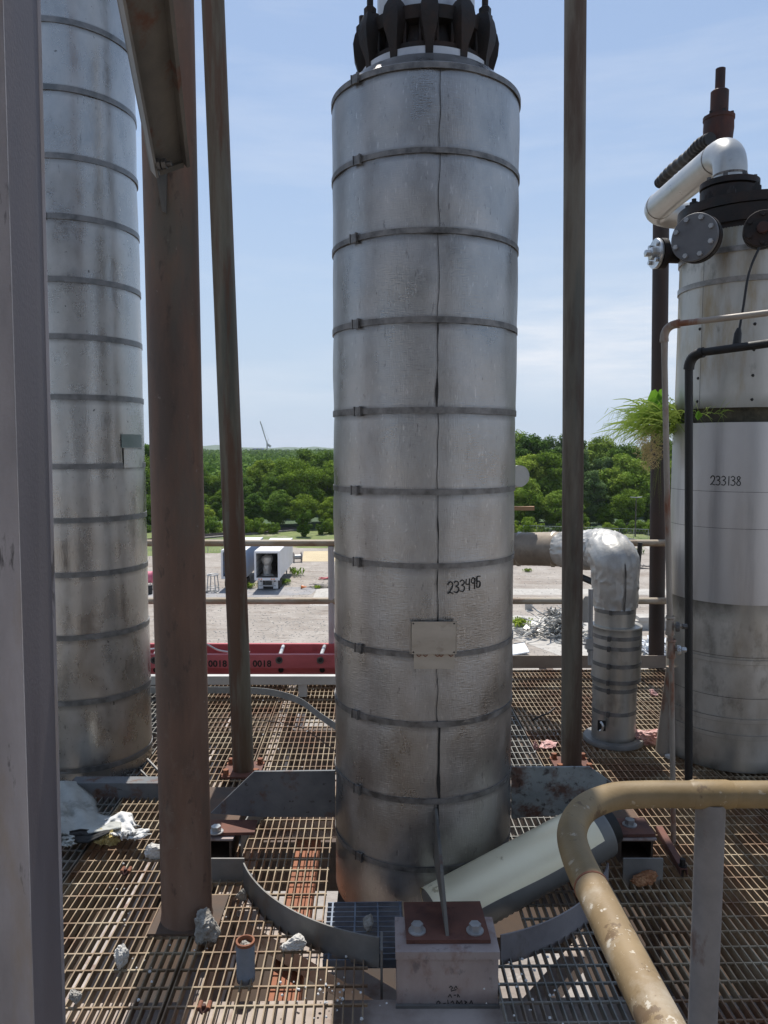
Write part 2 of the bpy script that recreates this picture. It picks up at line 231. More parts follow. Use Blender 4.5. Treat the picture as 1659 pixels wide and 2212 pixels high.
M['rail_track'] = mat('track_steel', [(.05,.04,.035),(.1,.08,.07)], .7, 0, 1, 0)
M['ballast'] = mat('track_ballast', [(.12,.11,.10),(.22,.2,.18)], .95, 0, 2, .5, 6, bdist=.1)
M['blade'] = mat('grass_blades', [(.22,.33,.05),(.40,.50,.12)], .6, 0, 8, 0, transl=.4)
M['straw'] = mat('dry_roots', [(.50,.38,.16),(.72,.58,.30)], .9, 0, 20, 0, transl=.25)
M['broadleaf'] = mat('bright_broadleaf', [(.16,.34,.03),(.24,.44,.05)], .5, 0, 8, 0, transl=.4)

# ---------------------------------------------------------------- mesh builder
class MB:
    def __init__(s): s.v = []; s.f = []
    def add(s, vs, fs):
        o = len(s.v); s.v += [Vector(p) for p in vs]; s.f += [tuple(i+o for i in f) for f in fs]; return s
    def hexa(s, p): return s.add(p, [(0,3,2,1),(4,5,6,7),(0,1,5,4),(1,2,6,5),(2,3,7,6),(3,0,4,7)])
    def box(s, a, b):
        x0,y0,z0 = a; x1,y1,z1 = b
        return s.hexa([(x0,y0,z0),(x1,y0,z0),(x1,y1,z0),(x0,y1,z0),(x0,y0,z1),(x1,y0,z1),(x1,y1,z1),(x0,y1,z1)])
    def obox(s, c, ax, ay, az):       # centre and three half axes
        c, ax, ay, az = map(Vector, (c, ax, ay, az))
        return s.hexa([c-ax-ay-az, c+ax-ay-az, c+ax+ay-az, c-ax+ay-az, c-ax-ay+az, c+ax-ay+az, c+ax+ay+az, c-ax+ay+az])
    def bar(s, a, b, wd, th, up=(0,0,1)):
        a, b, up = Vector(a), Vector(b), Vector(up); d = (b-a).normalized(); sx = d.cross(up)
        if sx.length < 1e-4: sx = Vector((1,0,0))
        sx.normalize(); u = sx.cross(d)
        return s.obox((a+b)/2, (b-a)/2, sx*wd/2, u*th/2)
    def tube(s, pts, r, n=16, cap=True, rf=None):
        pts = [Vector(p) for p in pts]; k = len(pts); rs = r if isinstance(r, (list, tuple)) else [r]*k
        t0 = (pts[1]-pts[0]).normalized(); ref = Vector((0,0,1)) if abs(t0.z) < .9 else Vector((1,0,0))
        x = t0.cross(ref).normalized(); vs = []
        for i in range(k):
            t = (pts[min(i+1,k-1)]-pts[max(i-1,0)]).normalized(); x = (x - t*x.dot(t)).normalized(); y = t.cross(x)
            for j in range(n):
                a = 2*math.pi*j/n; rr = rs[i]*(rf(i,j,n) if rf else 1)
                vs.append(pts[i] + (x*math.cos(a)+y*math.sin(a))*rr)
        fs = [(i*n+j, i*n+(j+1)%n, (i+1)*n+(j+1)%n, (i+1)*n+j) for i in range(k-1) for j in range(n)]
        if cap: fs += [tuple(reversed(range(n))), tuple(range((k-1)*n, k*n))]
        return s.add(vs, fs)
    def lathe(s, prof, c=(0,0), n=64, a0=0, a1=2*math.pi, axis=None, org=None, ribs=0, cap=False):
        full = abs(a1-a0-2*math.pi) < 1e-6; m = n if full else n+1; vs = []
        if axis is not None:
            ax = Vector(axis).normalized(); ref = Vector((0,0,1)) if abs(ax.z) < .9 else Vector((0,-1,0))
            X = ax.cross(ref).normalized(); Yv = ax.cross(X); O = Vector(org)
        for (r, z) in prof:
            for j in range(m):
                a = a0+(a1-a0)*j/n; rr = r + (ribs if j % 2 else 0)
                if axis is not None: vs.append(O + ax*z + (X*math.cos(a)+Yv*math.sin(a))*rr)
                else: vs.append((c[0]+rr*math.sin(a), c[1]-rr*math.cos(a), z))
        k = len(prof); fs = []
        for i in range(k-1):
            for j in range(n): 
                j2 = (j+1) % m
                fs.append((i*m+j, i*m+j2, (i+1)*m+j2, (i+1)*m+j))
        if cap and full: fs += [tuple(reversed(range(m))), tuple(range((k-1)*m, k*m))]
        return s.add(vs, fs)
    def prism(s, poly, d):           # planar polygon (3-d points) pushed by vector d
        d = Vector(d); n = len(poly); vs = [Vector(p) for p in poly]; vs += [p+d for p in vs]
        return s.add(vs, [tuple(reversed(range(n))), tuple(range(n, 2*n))] + [(i, (i+1)%n, n+(i+1)%n, n+i) for i in range(n)])
    def hexbolt(s, c, axis, r, h, washer=True):
        ax = Vector(axis).normalized(); c = Vector(c)
        if washer: s.lathe([(r*1.45,0),(r*1.45,r*.2),(0.0001,r*.2)], n=20, axis=ax, org=c)
        s.lathe([(r, r*.2),(r, h),(0.0001, h)], n=6, axis=ax, org=c); return s
    def build(s, name, m, parent=None, smooth=True, ang=.6, label=None):
        off = parent.get('_o') if parent else None
        me = bpy.data.meshes.new(name)
        o0 = Vector(off) if off is not None else Vector((0,0,0))
        me.from_pydata([p-o0 for p in s.v], [], s.f); me.materials.append(m)
        bm = bmesh.new(); bm.from_mesh(me); bmesh.ops.recalc_face_normals(bm, faces=bm.faces); bm.to_mesh(me); bm.free()
        if smooth:
            me.polygons.foreach_set('use_smooth', [True]*len(me.polygons)); me.set_sharp_from_angle(angle=ang)
        o = bpy.data.objects.new(name, me); C.objects.link(o)
        if parent:
            o.parent = parent; o['_o'] = tuple(o0)
        if label: o['label'] = label
        return o
def tag(o, label, cat, group=None, kind=None):
    if label: o['label'] = label
    if cat: o['category'] = cat
    if group: o['group'] = group
    if kind: o['kind'] = kind
    return o
def thing(name, label, cat, loc=(0,0,0), group=None):
    o = bpy.data.objects.new(name, None); C.objects.link(o); o.location = loc; o['_o'] = tuple(loc); o.empty_display_size = .1
    return tag(o, label, cat, group)
def struct(name, mb, m, **k):
    o = mb.build(name, m, **k); o['kind'] = 'structure'; return o
def copy_tree(o, parent=None):
    c = o.copy(); C.objects.link(c)
    if parent: c.parent = parent
    for ch in list(o.children): copy_tree(ch, c)
    return c
def arc(p0, p1, p2, n=10):       # rounded corner through p1
    p0, p1, p2 = map(Vector, (p0, p1, p2))
    return [(p0*(1-t)**2 + p1*2*t*(1-t) + p2*t*t) for t in [i/n for i in range(n+1)]]
def smooth_path(pts, n=8):
    pts = [Vector(p) for p in pts]; out = []; k = len(pts)
    for i in range(k-1):
        p0 = pts[max(i-1,0)]; p1 = pts[i]; p2 = pts[i+1]; p3 = pts[min(i+2,k-1)]
        for j in range(n):
            t = j/n; out.append(.5*((2*p1)+(-p0+p2)*t+(2*p0-5*p1+4*p2-p3)*t*t+(-p0+3*p1-3*p2+p3)*t**3))
    out.append(pts[-1]); return out
DIG = {'2': [[(0,.75),(.2,.98),(.5,1),(.7,.8),(.6,.5),(.3,.2),(.02,.02),(.3,.1),(.75,.0)]],
       '3': [[(.05,.88),(.35,1),(.65,.85),(.6,.65),(.3,.54),(.65,.42),(.72,.2),(.45,.0),(.05,.06)]],
       '4': [[(.12,.98),(.08,.55),(.62,.55)],[(.62,1),(.62,0)]],
       '9': [[(.62,.8),(.4,1),(.1,.85),(.1,.6),(.4,.5),(.62,.7),(.64,.9),(.6,0)]],
       '5': [[(.7,1),(.15,.96),(.12,.55),(.5,.58),(.72,.35),(.55,.06),(.1,.05)],[(.14,.9),(.12,.1)]],
       '1': [[(.3,1),(.3,0)]],
       '8': [[(.62,.85),(.35,1),(.1,.82),(.3,.58),(.62,.35),(.6,.08),(.3,0),(.05,.2),(.3,.5),(.62,.85)]]}
def writing_on_cylinder(text, cx, cy, r, th0, zc, h, name, parent, wd=.0022, slope=0., gap=.92):
    mb = MB(); adv = 0
    for ch in text:
        for st in DIG[ch]:
            pts = smooth_path([(x, 0, y) for x, y in st], 4)
            prev = None
            q = [(adv + p.x*h*.62, zc + (p.z-.5)*h + slope*adv) for p in pts]
            for (a, b) in zip(q[:-1], q[1:]):
                d = Vector((b[0]-a[0], b[1]-a[1]))
                if d.length < 1e-6: continue
                d.normalize(); nrm = Vector((-d.y, d.x))*wd/2; e = d*wd*.3
                cs = [Vector(a)-e+nrm, Vector(b)+e+nrm, Vector(b)+e-nrm, Vector(a)-e-nrm]
                vs = []
                for rr in (r+.0005, r+.0015):
                    for c in cs:
                        t = th0 + c.x/r; vs.append((cx+rr*math.sin(t), cy-rr*math.cos(t), c.y))
                mb.hexa(vs)
        adv += h*(.62*(.6 if ch == '1' else gap))
    return mb.build(name, M['marker'], parent, smooth=False)

# ================================================================ THE GROUND AND FAR SETTING
mb = MB(); N = 60
mb.add([(-6000,-800,ZG),(6000,-800,ZG),(6000,9000,ZG),(-6000,9000,ZG)], [(0,1,2,3)])
struct('ground', mb, M['gravel'])
def gp(px, py, dz=0): p = G(px, py, ZG); return (p.x, p.y, ZG+dz)
def sheet(name, pts, dz, m, wob=0):
    mb = MB(); P = [gp(*p, dz) for p in pts]; mb.add(P, [tuple(range(len(P)))]); return struct(name, mb, m, smooth=False)
sheet('grass_verge', [(-60,1205),(330,1201),(420,1195),(470,1195),(600,1184),(760,1184),(1000,1178),(1370,1178),(1460,1195),(1900,1195),(1900,1118),(-60,1118)], .004, M['grass'])
sheet('near_road', [(-60,1292),(560,1290),(672,1284),(690,1268),(600,1268),(520,1270),(330,1276),(-60,1276)], .008, M['asphalt'])
sheet('far_road', [(1000,1285),(1700,1285),(1700,1272),(1000,1272)], .008, M['slab'])
sheet('side_road', [(1385,1178),(1470,1225),(1600,1225),(1500,1165),(1420,1165)], .008, M['slab'])
sheet('sand_pad', [(652,1213),(735,1213),(735,1190),(656,1191)], .012, M['sand'])
sheet('concrete_pad', [(1085,1372),(1165,1400),(1300,1450),(1420,1440),(1400,1376),(1250,1335),(1090,1328)], .010, M['slab'])
sheet('dirt_track', [(668,1308),(712,1309),(720,1270),(684,1273)], .012, M['slab'])
# railway line at the wood's edge
mb = MB(); a = Vector(gp(250,1177,.02)); b = Vector(gp(640,1144,.02)); d = (b-a).normalized(); s = Vector((-d.y,d.x,0))
mb.obox((a+b)/2+Vector((0,0,.1)), (b-a)/2, s*1.9, Vector((0,0,.12))); struct('railway_ballast', mb, M['ballast'])
mb = MB()
for o_ in (-.75,.75): mb.bar(a+s*o_+Vector((0,0,.35)), b+s*o_+Vector((0,0,.35)), .12, .22)
tag(mb.build('railway_track', M['rail_track']), 'dark steel rails of the railway line at the foot of the wood, behind the trailers', 'railway track')

# far wooded hills
def ridge(name, Y, prof, depth, seed, m):
    mb = MB(); xs = [prof[0][0]+(prof[-1][0]-prof[0][0])*i/160 for i in range(161)]; vs = []
    def top(px):
        for (x0,y0),(x1,y1) in zip(prof[:-1], prof[1:]):
            if x0 <= px <= x1: return y0+(y1-y0)*(px-x0)/(x1-x0)
        return prof[-1][1]
    rows = [(0, 0.0), (.35,.75), (.6,1.0), (1.0,.5)]
    for (t, hh) in rows:
        for px in xs:
            p = D(px, top(px), Y); z = ZG-1 + (p.z-ZG+1)*hh + (mnoise.noise(Vector((px*.05+seed, t*3, 0)))*Y*.0022 + mnoise.noise(Vector((px*.2+seed, t*3, 5)))*Y*.0009)*(hh > 0)
            vs.append((p.x, Y+depth*(t-.5), z))
    n = len(xs)
    mb.add(vs, [(i*n+j, i*n+j+1, (i+1)*n+j+1, (i+1)*n+j) for i in range(len(rows)-1) for j in range(n-1)])
    return struct(name, mb, m)
ridge('far_hills', 3600, [(-900,964),(300,966),(420,963),(470,962),(520,968),(620,966),(800,968),(1200,966),(2600,962)], 900, 3, M['hill'])
ridge('near_hills', 1500, [(-900,978),(200,974),(430,976),(480,973),(540,974),(640,972),(900,972),(1300,970),(2600,968)], 500, 9, M['hill'])

# ---------------------------------------------------------------- trees
def crown(rx, rz, n, leaf, seed, zc, clumps=48, droop=0.):
    rnd = random.Random(seed); cs = []
    while len(cs) < clumps:
        v = Vector((rnd.uniform(-1,1), rnd.uniform(-1,1), rnd.uniform(-1,1)))
        if v.length > 1: continue
        v = v*(.55+.45*rnd.random())/max(v.length,.25)*min(1,v.length*1.5)
        if v.z < -.5: v.x *= .7; v.y *= .7
        cs.append((Vector((v.x*rx*rnd.uniform(.7,1.12), v.y*rx*rnd.uniform(.7,1.12), zc+v.z*rz*rnd.uniform(.85,1.08))), rnd.uniform(.17,.36)*rx))
    vs = []; fs = []
    for i in range(n):
        c, r = cs[rnd.randrange(len(cs))]
        d = Vector((rnd.gauss(0,1), rnd.gauss(0,1), rnd.gauss(0,1))); d.normalize()
        p = c + Vector((d.x, d.y, d.z*.75))*r*(.5+.6*rnd.random())
        nrm = (d*.8 + Vector((rnd.uniform(-1,1), rnd.uniform(-1,1), rnd.uniform(-.2,1.2)))).normalized()
        t = nrm.cross(Vector((rnd.uniform(-1,1), rnd.uniform(-1,1), rnd.uniform(-1,1)))).normalized(); u = nrm.cross(t)
        s = leaf*rnd.uniform(.6,1.4); o = len(vs)
        vs += [p-t*s, p-u*s*.55+t*s*.1, p+t*s, p+u*s*.55+t*s*.1]; fs.append((o,o+1,o+2,o+3))
    return vs, fs, cs
def make_tree(kind, m, rx, rz, zc, n, leaf, seed, clumps, label, trunk_r=.22, group='trees of the wood beyond the yard', cat='tree', name='broadleaf_tree'):
    root = thing(name, label, cat, (0,0,0), group)
    vs, fs, cs = crown(rx, rz, n, leaf, seed, zc, clumps)
    mb = MB(); mb.add(vs, fs); 
    me = bpy.data.meshes.new('crown'); me.from_pydata(mb.v, [], mb.f); me.materials.append(m)
    o = bpy.data.objects.new('crown', me); C.objects.link(o); o.parent = root
    mb = MB(); mb.tube(smooth_path([(0,0,-.3),(.15,.05,zc*.35),(-.1,.1,zc*.8),(0,0,zc+rz*.4)],4), [trunk_r*(1-.8*i/12) for i in range(13)], 7)
    rnd = random.Random(seed)
    for c, r in rnd.sample(cs, 12):
        mb.tube([(0,0,zc*.55+rnd.random()*zc*.3), (c.x*.5,c.y*.5,c.z*.9), c], [trunk_r*.4, trunk_r*.25, trunk_r*.08], 5)
    mb.build('trunk', M['bark'], root)
    return root
LBL = {'a':'rounded mid-green broadleaf tree in the wood beyond the gravel yard', 'b':'dark green dense tree in the wood beyond the gravel yard',
       'c':'light yellow-green leafy tree in front of the darker wood', 'd':'slender blue-green tree with a thin ragged top, in the wood', 's':'low bright green bush along the foot of the wood'}
protos = {
 'a': (make_tree('a', M['leaf_a'], 5.6, 6.6, 8.2, 26000, .25, 11, 90, LBL['a']), 16.3),
 'a2': (make_tree('a', M['leaf_a'], 6.2, 6.4, 8.2, 27000, .25, 12, 95, LBL['a']), 16.1),
 'b': (make_tree('b', M['leaf_b'], 5.4, 6.8, 8.0, 26000, .25, 13, 90, LBL['b']), 16.3),
 'c': (make_tree('c', M['leaf_c'], 5.0, 5.6, 6.8, 22000, .24, 14, 76, LBL['c']), 13.6),
 'd': (make_tree('d', M['leaf_d'], 3.6, 7.8, 9.0, 17000, .22, 15, 70, LBL['d']), 18.0),
 's': (make_tree('s', M['leaf_c'], 2.6, 1.9, 1.7, 6500, .17, 16, 30, LBL['s'], .08, 'bushes at the foot of the wood', 'bush', 'bush'), 3.8),
 't': (make_tree('t', M['leaf_a'], 2.2, 3.6, 3.7, 7000, .17, 18, 34, 'pointed green sapling standing in front of the wood, right of the trailers', .08, None, 'tree', 'conical_tree'), 7.4)}
seen = {}; used = set(); rt = random.Random(5)
def plant(kind, px, ytop, Y, wide=1.0, label=None):
    o, h0 = protos[kind]
    if kind in used: o = copy_tree(o)
    used.add(kind)
    p = D(px, ytop, Y); s = (p.z-ZG)/h0
    o.location = (p.x, Y, ZG); o.scale = (s*wide, s*wide, s); o.rotation_euler = (0,0,rt.uniform(0,6.28))
    zone = 'left of brown column' if px < 330 else 'right of brown column' if px < 500 else 'right of slender pipe' if px < 735 else 'behind central column' if px < 1095 else 'right of central column' if px < 1235 else 'right of right pipe column' if px < 1425 else 'behind the tank'
    kk = {'a':'mid-green tree','a2':'rounded green tree','b':'dark green tree','c':'yellow-green tree','d':'slender blue-green tree','s':'low green bush','t':'sapling'}[kind]
    row = 'front row' if Y < 143 else 'middle row' if Y < 158 else 'back row'
    lb = label or (kk + ', ' + ('wood edge, ' if kind == 's' else row+' of the wood, ') + zone)
    n_ = seen.get(lb, 0); seen[lb] = n_+1
    if n_ and not label: lb = ['second','third','fourth','fifth','sixth','seventh','eighth','ninth','tenth','eleventh','twelfth','thirteenth'][min(11,n_-1)]+' '+lb+' from left'
    o['label'] = lb
    return o
# left part of the wood: tops follow the photographed outline
def outline(px):
    pts = [(-200,920),(300,930),(330,936),(345,1000),(430,1003),(500,1004),(530,996),(570,986),(610,972),(650,958),(700,954),(800,950),(1000,940),(1110,910),(1170,906),(1215,918),(1290,926),(1420,932),(1700,923),(1900,918)]
    for (x0,y0),(x1,y1) in zip(pts[:-1], pts[1:]):
        if x0 <= px <= x1: return y0+(y1-y0)*(px-x0)/(x1-x0)
    return 940
px = -120
while px < 1850:                      # back row
    k = rt.choice('abab') if px < 1000 else rt.choice('dabdb')
    if k == 'a' and rt.random() < .5: k = 'a2'
    plant(k, px, outline(px)+rt.uniform(-8,16), rt.uniform(160,176)); px += rt.uniform(40,58)
px = -100
while px < 1850:                      # middle row
    k = rt.choice(['a','b','a2','b']) if px < 1000 else rt.choice(['a','c','d','b'])
    plant(k, px, outline(px)+rt.uniform(26,62), rt.uniform(146,156)); px += rt.uniform(48,66)
px = -80
while px < 1850:                      # front row
    k = rt.choice(['a','b','c','a2'])
    plant(k, px, rt.uniform(1050,1095), rt.uniform(137,142), 1.15); px += rt.uniform(46,64)
px = 280
while px < 1560:
    if not (620 < px < 690):
        plant('s', px, rt.uniform(1112,1136), rt.uniform(128,134), rt.uniform(.8,1.2))
    px += rt.uniform(24,42)
plant('t', 657, 1090, 127)
plant('t', 694, 1118, 130, 1.2, 'lower rounder sapling just right of the pointed one, in front of the wood')
plant('c', 1125, 1010, 139, 1.0, 'bright yellow-green tree just right of the central column, above the horizontal pipe')
plant('c', 1240, 1070, 133, 1.0, 'yellow-green tree behind the right-hand rusty pipe'); plant('d', 1278, 1002, 140, 1.25, 'pale blue-green rounded tree right of the right-hand rusty pipe')

# woodland floor and the far canopy
mb = MB(); mb.add([(-900,138,ZG+.02),(900,138,ZG+.02),(1500,1500,ZG+.02),(-1500,1500,ZG+.02)], [(0,1,2,3)]); struct('forest_floor', mb, M['hill'])
rr = random.Random(77); vs = []; fs = []
for i in range(60000):
    Y = 182*math.exp(rr.random()*2.0); px = rr.uniform(-150,1850); X = (px-CX)/FPX*Y
    hh = 7.2+2.6*mnoise.noise(Vector((X/14, Y/14, 0)))+2.0*mnoise.noise(Vector((X/5, Y/5, 3)))+rr.uniform(-2.5,.4); p = Vector((X,Y,ZG+hh+min(1.2,(Y-182)*.004)))
    s_ = (.5+Y*.0022)*rr.uniform(.6,1.3); nrm = Vector((rr.uniform(-1,1), rr.uniform(-1.2,.6), rr.uniform(.1,1.2))).normalized(); a_ = nrm.cross(Vector((rr.uniform(-1,1),rr.uniform(-1,1),.3))).normalized(); b_ = nrm.cross(a_); o_ = len(vs)
    vs += [p-a_*s_, p-b_*s_*.6, p+a_*s_, p+b_*s_*.6]; fs.append((o_,o_+1,o_+2,o_+3))
mb = MB(); mb.v = vs; mb.f = fs; me = bpy.data.meshes.new('distant_wood'); me.from_pydata(vs, [], fs); me.materials.append(M['leaf_b']); o = bpy.data.objects.new('distant_wood', me); C.objects.link(o)
tag(o, 'hazy treetops of the far wood stretching behind the first trees to the hills', 'wood', kind='stuff')

# crane and unfinished building on the skyline
YC = 1400
t = thing('tower_crane', 'tall white luffing tower crane with raised jib on the skyline', 'crane', tuple(D(577,977,YC).xy)+(ZG,))
mb = MB(); base = Vector((D(577,977,YC).x, YC, ZG)); piv = D(577,958,YC); mb.bar(base, piv, 2.2, 2.2); mb.build('mast', M['crane'], t, smooth=False)
tip = D(562,910,YC); mb = MB(); mb.bar(piv, tip, 1.7, 1.7); mb.build('jib', M['crane'], t, smooth=False)
mb = MB(); mb.bar(piv+Vector((0,0,-1)), D(585,965,YC), 2.5, 4); mb.build('counterweight', M['crane'], t, smooth=False)
mb = MB(); mb.bar(piv, D(580,948,YC), .6, .6); mb.bar(D(580,948,YC), tip, .25, .25); mb.build('a_frame', M['crane'], t, smooth=False)
t = thing('unfinished_building', 'distant unfinished building wrapped in purple sheeting on the skyline', 'building', tuple(D(555,977,YC).xy)+(ZG,))
mb = MB(); a_, b_ = D(538,984,YC), D(573,976,YC); mb.box((a_.x,YC,ZG),(b_.x,YC+20,b_.z)); mb.build('storeys', M['block_wall'], t, smooth=False)
mb = MB(); a_, b_ = D(545,976,YC), D(567,969,YC); mb.box((a_.x,YC+1,a_.z),(b_.x,YC+18,b_.z)); mb.build('sheeting', M['purple'], t, smooth=False)

# ---------------------------------------------------------------- trailers
def trailer(x0, x1, y0, y1, label, side, load):
    t = thing('box_trailer', label, 'trailer', (x0, y0, ZG), 'parked open box trailers')
    zb, zt = ZG+1.25, ZG+4.1
    mb = MB(); mb.box((x0,y0,zb),(x0+.06,y1,zt)); mb.box((x1-.06,y0,zb),(x1,y1,zt)); mb.build('side_wall', side, t, smooth=False)
    mb = MB(); mb.box((x0+.06,y1-.06,zb),(x1-.06,y1,zt)); mb.build('front_wall', M['dark_inside'], t, smooth=False)
    mb = MB(); mb.box((x0-.02,y0-.02,zt),(x1+.02,y1+.02,zt+.06)); mb.build('roof', M['trailer'], t, smooth=False)
    mb = MB(); mb.box((x0+.06,y0,zb),(x1-.06,y1-.06,zb+.12)); mb.build('floor', M['dark_inside'], t, smooth=False)
    mb = MB()
    mb.box((x0-.03,y0-.08,zb-.12),(x1+.03,y0-.01,zb+.16)); mb.box((x0-.03,y0-.08,zb+.16),(x0+.16,y0-.01,zt-.14)); mb.box((x1-.16,y0-.08,zb+.16),(x1+.03,y0-.01,zt-.14)); mb.box((x0-.03,y0-.08,zt-.14),(x1+.03,y0-.01,zt+.08))
    mb.build('rear_frame', M['trailer'], t, smooth=False)
    mb = MB()
    for k in range(4): mb.box((x0+.07,y0+.1,zb+.5+k*.6),(x0+.12,y1-.2,zb+.62+k*.6))
    mb.build('cargo_rail', M['alu_beam'], t, smooth=False)
    for x in (x0+.25, x1-.75):
        mb = MB(); mb.box((x,y0+.6,ZG+.15),(x+.5,y0+.64,zb-.1)); mb.build('mud_flap', M['trailer'] if load else M['rubber'], t, smooth=False)
    for yy in (y0+1.3, y0+2.5):
        for x in (x0+.1, x1-.55):
            mb = MB(); mb.lathe([(.12,0),(.3,.02),(.5,.03),(.5,.42),(.3,.43),(.12,.42)], n=24, axis=(1,0,0), org=(x,yy,ZG+.5)); mb.build('wheel', M['rubber'], t)
    mb = MB(); mb.box((x0+.4,y0-.02,ZG+.5),(x1-.4,y0+.06,ZG+.62)); mb.box((x0+.7,y0-.02,ZG+.6),(x0+.8,y0+.06,zb)); mb.box((x1-.8,y0-.02,ZG+.6),(x1-.7,y0+.06,zb)); mb.build('bumper', M['galv'], t, smooth=False)
    mb = MB(); mb.box((x0+.5,y0+.4,zb-.35),(x0+.62,y1-1,zb-.02)); mb.box((x1-.62,y0+.4,zb-.35),(x1-.5,y1-1,zb-.02)); mb.build('chassis', M['rubber'], t, smooth=False)
    for x in (x0+.35, x1-.5):
        mb = MB(); mb.box((x,y1-2.6,ZG),(x+.14,y1-2.46,zb)); mb.box((x-.08,y1-2.7,ZG+.004),(x+.22,y1-2.36,ZG+.05)); mb.build('landing_leg', M['galv'], t, smooth=False)
    for x in (x0+.45, x0+.7, x1-.8, x1-.55):
        mb = MB(); mb.lathe([(.07,0),(.07,.03),(.001,.035)], n=10, axis=(0,-1,0), org=(x,y0-.08,zb+.02)); mb.build('tail_light', M['cone'], t)
    return t
trailer(-13.36, -10.8, 78.7, 90.3, 'white box trailer with its rear open, right-hand of the two, a foil-wrapped machine inside', M['trailer'], True)
trailer(-16.95, -14.4, 79.5, 91, 'pale blue-sided box trailer with its rear open, half hidden behind the rusty pipe', M['trailer_blue'], False)
mb = MB(); rl = random.Random(3)
mb.lathe([(.05,0),(.66,.02),(.62,.12),(.40,.16),(.38,.5),(.42,.8),(.40,1.1),(.50,1.35),(.58,1.6),(.56,1.95),(.4,2.1),(.2,2.2),(.01,2.2)], c=(-12.3, 80.2), n=18)
mb.v = [Vector((p.x, p.y, p.z+ZG+1.4)) + Vector((rl.uniform(-.07,.07), rl.uniform(-.07,.07), rl.uniform(-.05,.05))) for p in mb.v]
tag(mb.build('wrapped_machine', M['foil'], ang=.3), 'tall machine wrapped in crinkled grey foil, standing inside the open white trailer', 'machine')
# pink tank on legs
t = thing('small_tank', 'pink horizontal tank on thin legs at the far left of the yard', 'tank', gp(318,1272))
c0 = Vector(gp(322,1272)); mb = MB(); mb.lathe([(.001,-.9),(.45,-.88),(.62,-.75),(.62,.75),(.45,.88),(.001,.9)], n=24, axis=(1,0,0), org=c0+Vector((-.35,0,1.25))); mb.build('vessel', M['pink_tank'], t)
for dx in (-.9,.25):
    for dy in (-.35,.35):
        mb = MB(); mb.bar(c0+Vector((dx,dy,0)), c0+Vector((dx,dy,.85)), .07, .07); mb.build('leg', M['galv'], t, smooth=False)
mb = MB(); c = gp(321,1283); mb.lathe([(.38,0),(.4,.02),(.4,.4),(.42,.45),(.4,.5),(.4,.9),(.001,.9)], c=(c[0],c[1]), n=24); mb.v = [Vector((p.x,p.y,p.z+ZG)) for p in mb.v]
tag(mb.build('barrel', M['rubber']), 'black steel barrel in front of the pink tank', 'barrel')
# round-topped steel frame
c0 = Vector(gp(460,1277)); t = thing('steel_stand', 'grey steel stand with a ring top and splayed legs, left of the trailers', 'stand', c0)
mb = MB(); ring = [c0+Vector((.55*math.cos(a*.2618), .55*math.sin(a*.2618), 1.72)) for a in range(25)]; mb.tube(ring, .07, 8, cap=False); mb.build('ring', M['galv'], t)
for k in range(4):
    a = k*math.pi/2+.6; mb = MB(); mb.tube([c0+Vector((.5*math.cos(a),.5*math.sin(a),1.7)), c0+Vector((.66*math.cos(a),.66*math.sin(a),0))], .055, 8); mb.build('leg', M['galv'], t)
mb = MB(); mb.tube([c0+Vector((.62*math.cos(a*.2618), .62*math.sin(a*.2618), .45)) for a in range(25)], .04, 8, cap=False); mb.build('brace', M['galv'], t)
# cable reel
c0 = Vector(gp(643,1214)); t = thing('cable_reel', 'grey wooden cable reel standing behind the white trailer', 'cable reel', c0)
mb = MB(); mb.lathe([(.3,-.45),(.3,.45)], n=20, axis=(1,.25,0), org=c0+Vector((0,0,.66))); mb.build('drum', M['galv'], t)
for q in (-1,1):
    mb = MB(); mb.lathe([(.06,q*.45),(.66,q*.45),(.66,q*.55),(.06,q*.55)], n=32, axis=(1,.25,0), org=c0+Vector((0,0,.66))); mb.build('flange', M['reel_wood'], t)
# fallen cone
c0 = Vector(gp(655,1272)); t = thing('traffic_cone', 'orange traffic cone lying on its side on the gravel', 'cone', c0)
mb = MB(); mb.lathe([(.17,0),(.03,.62),(.001,.62)], n=18, axis=(1,-.2,.05), org=c0+Vector((-.2,0,.2))); mb.build('body', M['cone'], t)
mb = MB(); mb.obox(c0+Vector((-.22,0,.2)), Vector((.02,0,0)), Vector((0,.2,0)), Vector((0,0,.2))); mb.build('base', M['rubber'], t, smooth=False)
# boards and scraps
def heap(name, px, py, n, L, wd, m, label, cat, spread, seed, zt=.4, kind=None):
    rr = random.Random(seed); c = Vector(gp(px,py)); mb = MB()
    for i in range(n):
        a = rr.uniform(0,3.14); d = Vector((math.cos(a), math.sin(a)*.6, rr.uniform(-.15,.15))); o_ = c+Vector((rr.gauss(0,spread), rr.gauss(0,spread*.6), rr.uniform(.05,zt)))
        l = L*rr.uniform(.5,1.2); mb.bar(o_-d*l/2, o_+d*l/2, wd*rr.uniform(.6,1.4), .05)
    o = mb.build(name, m, smooth=False); return tag(o, label, cat, kind=kind)
heap('board_heap', 693, 1268, 16, 1.4, .15, M['reel_wood'], 'heap of weathered boards on the gravel, left of the rail post', 'boards', .5, 1)
heap('red_scraps', 700, 1251, 7, 1.0, .16, M['ladder'], 'few red scrap strips lying on the gravel behind the boards', 'scrap', .35, 2, .15)
heap('pipe_scraps', 455, 1279, 9, 1.3, .1, M['scrap'], 'short grey pipes lying under the ring-topped stand', 'scrap', .6, 4, .2)
heap('timber_stack', 1394, 1228, 8, 2.2, .2, M['reel_wood'], 'small stack of old timber near the dark standpipe', 'timber', .3, 6, .4)
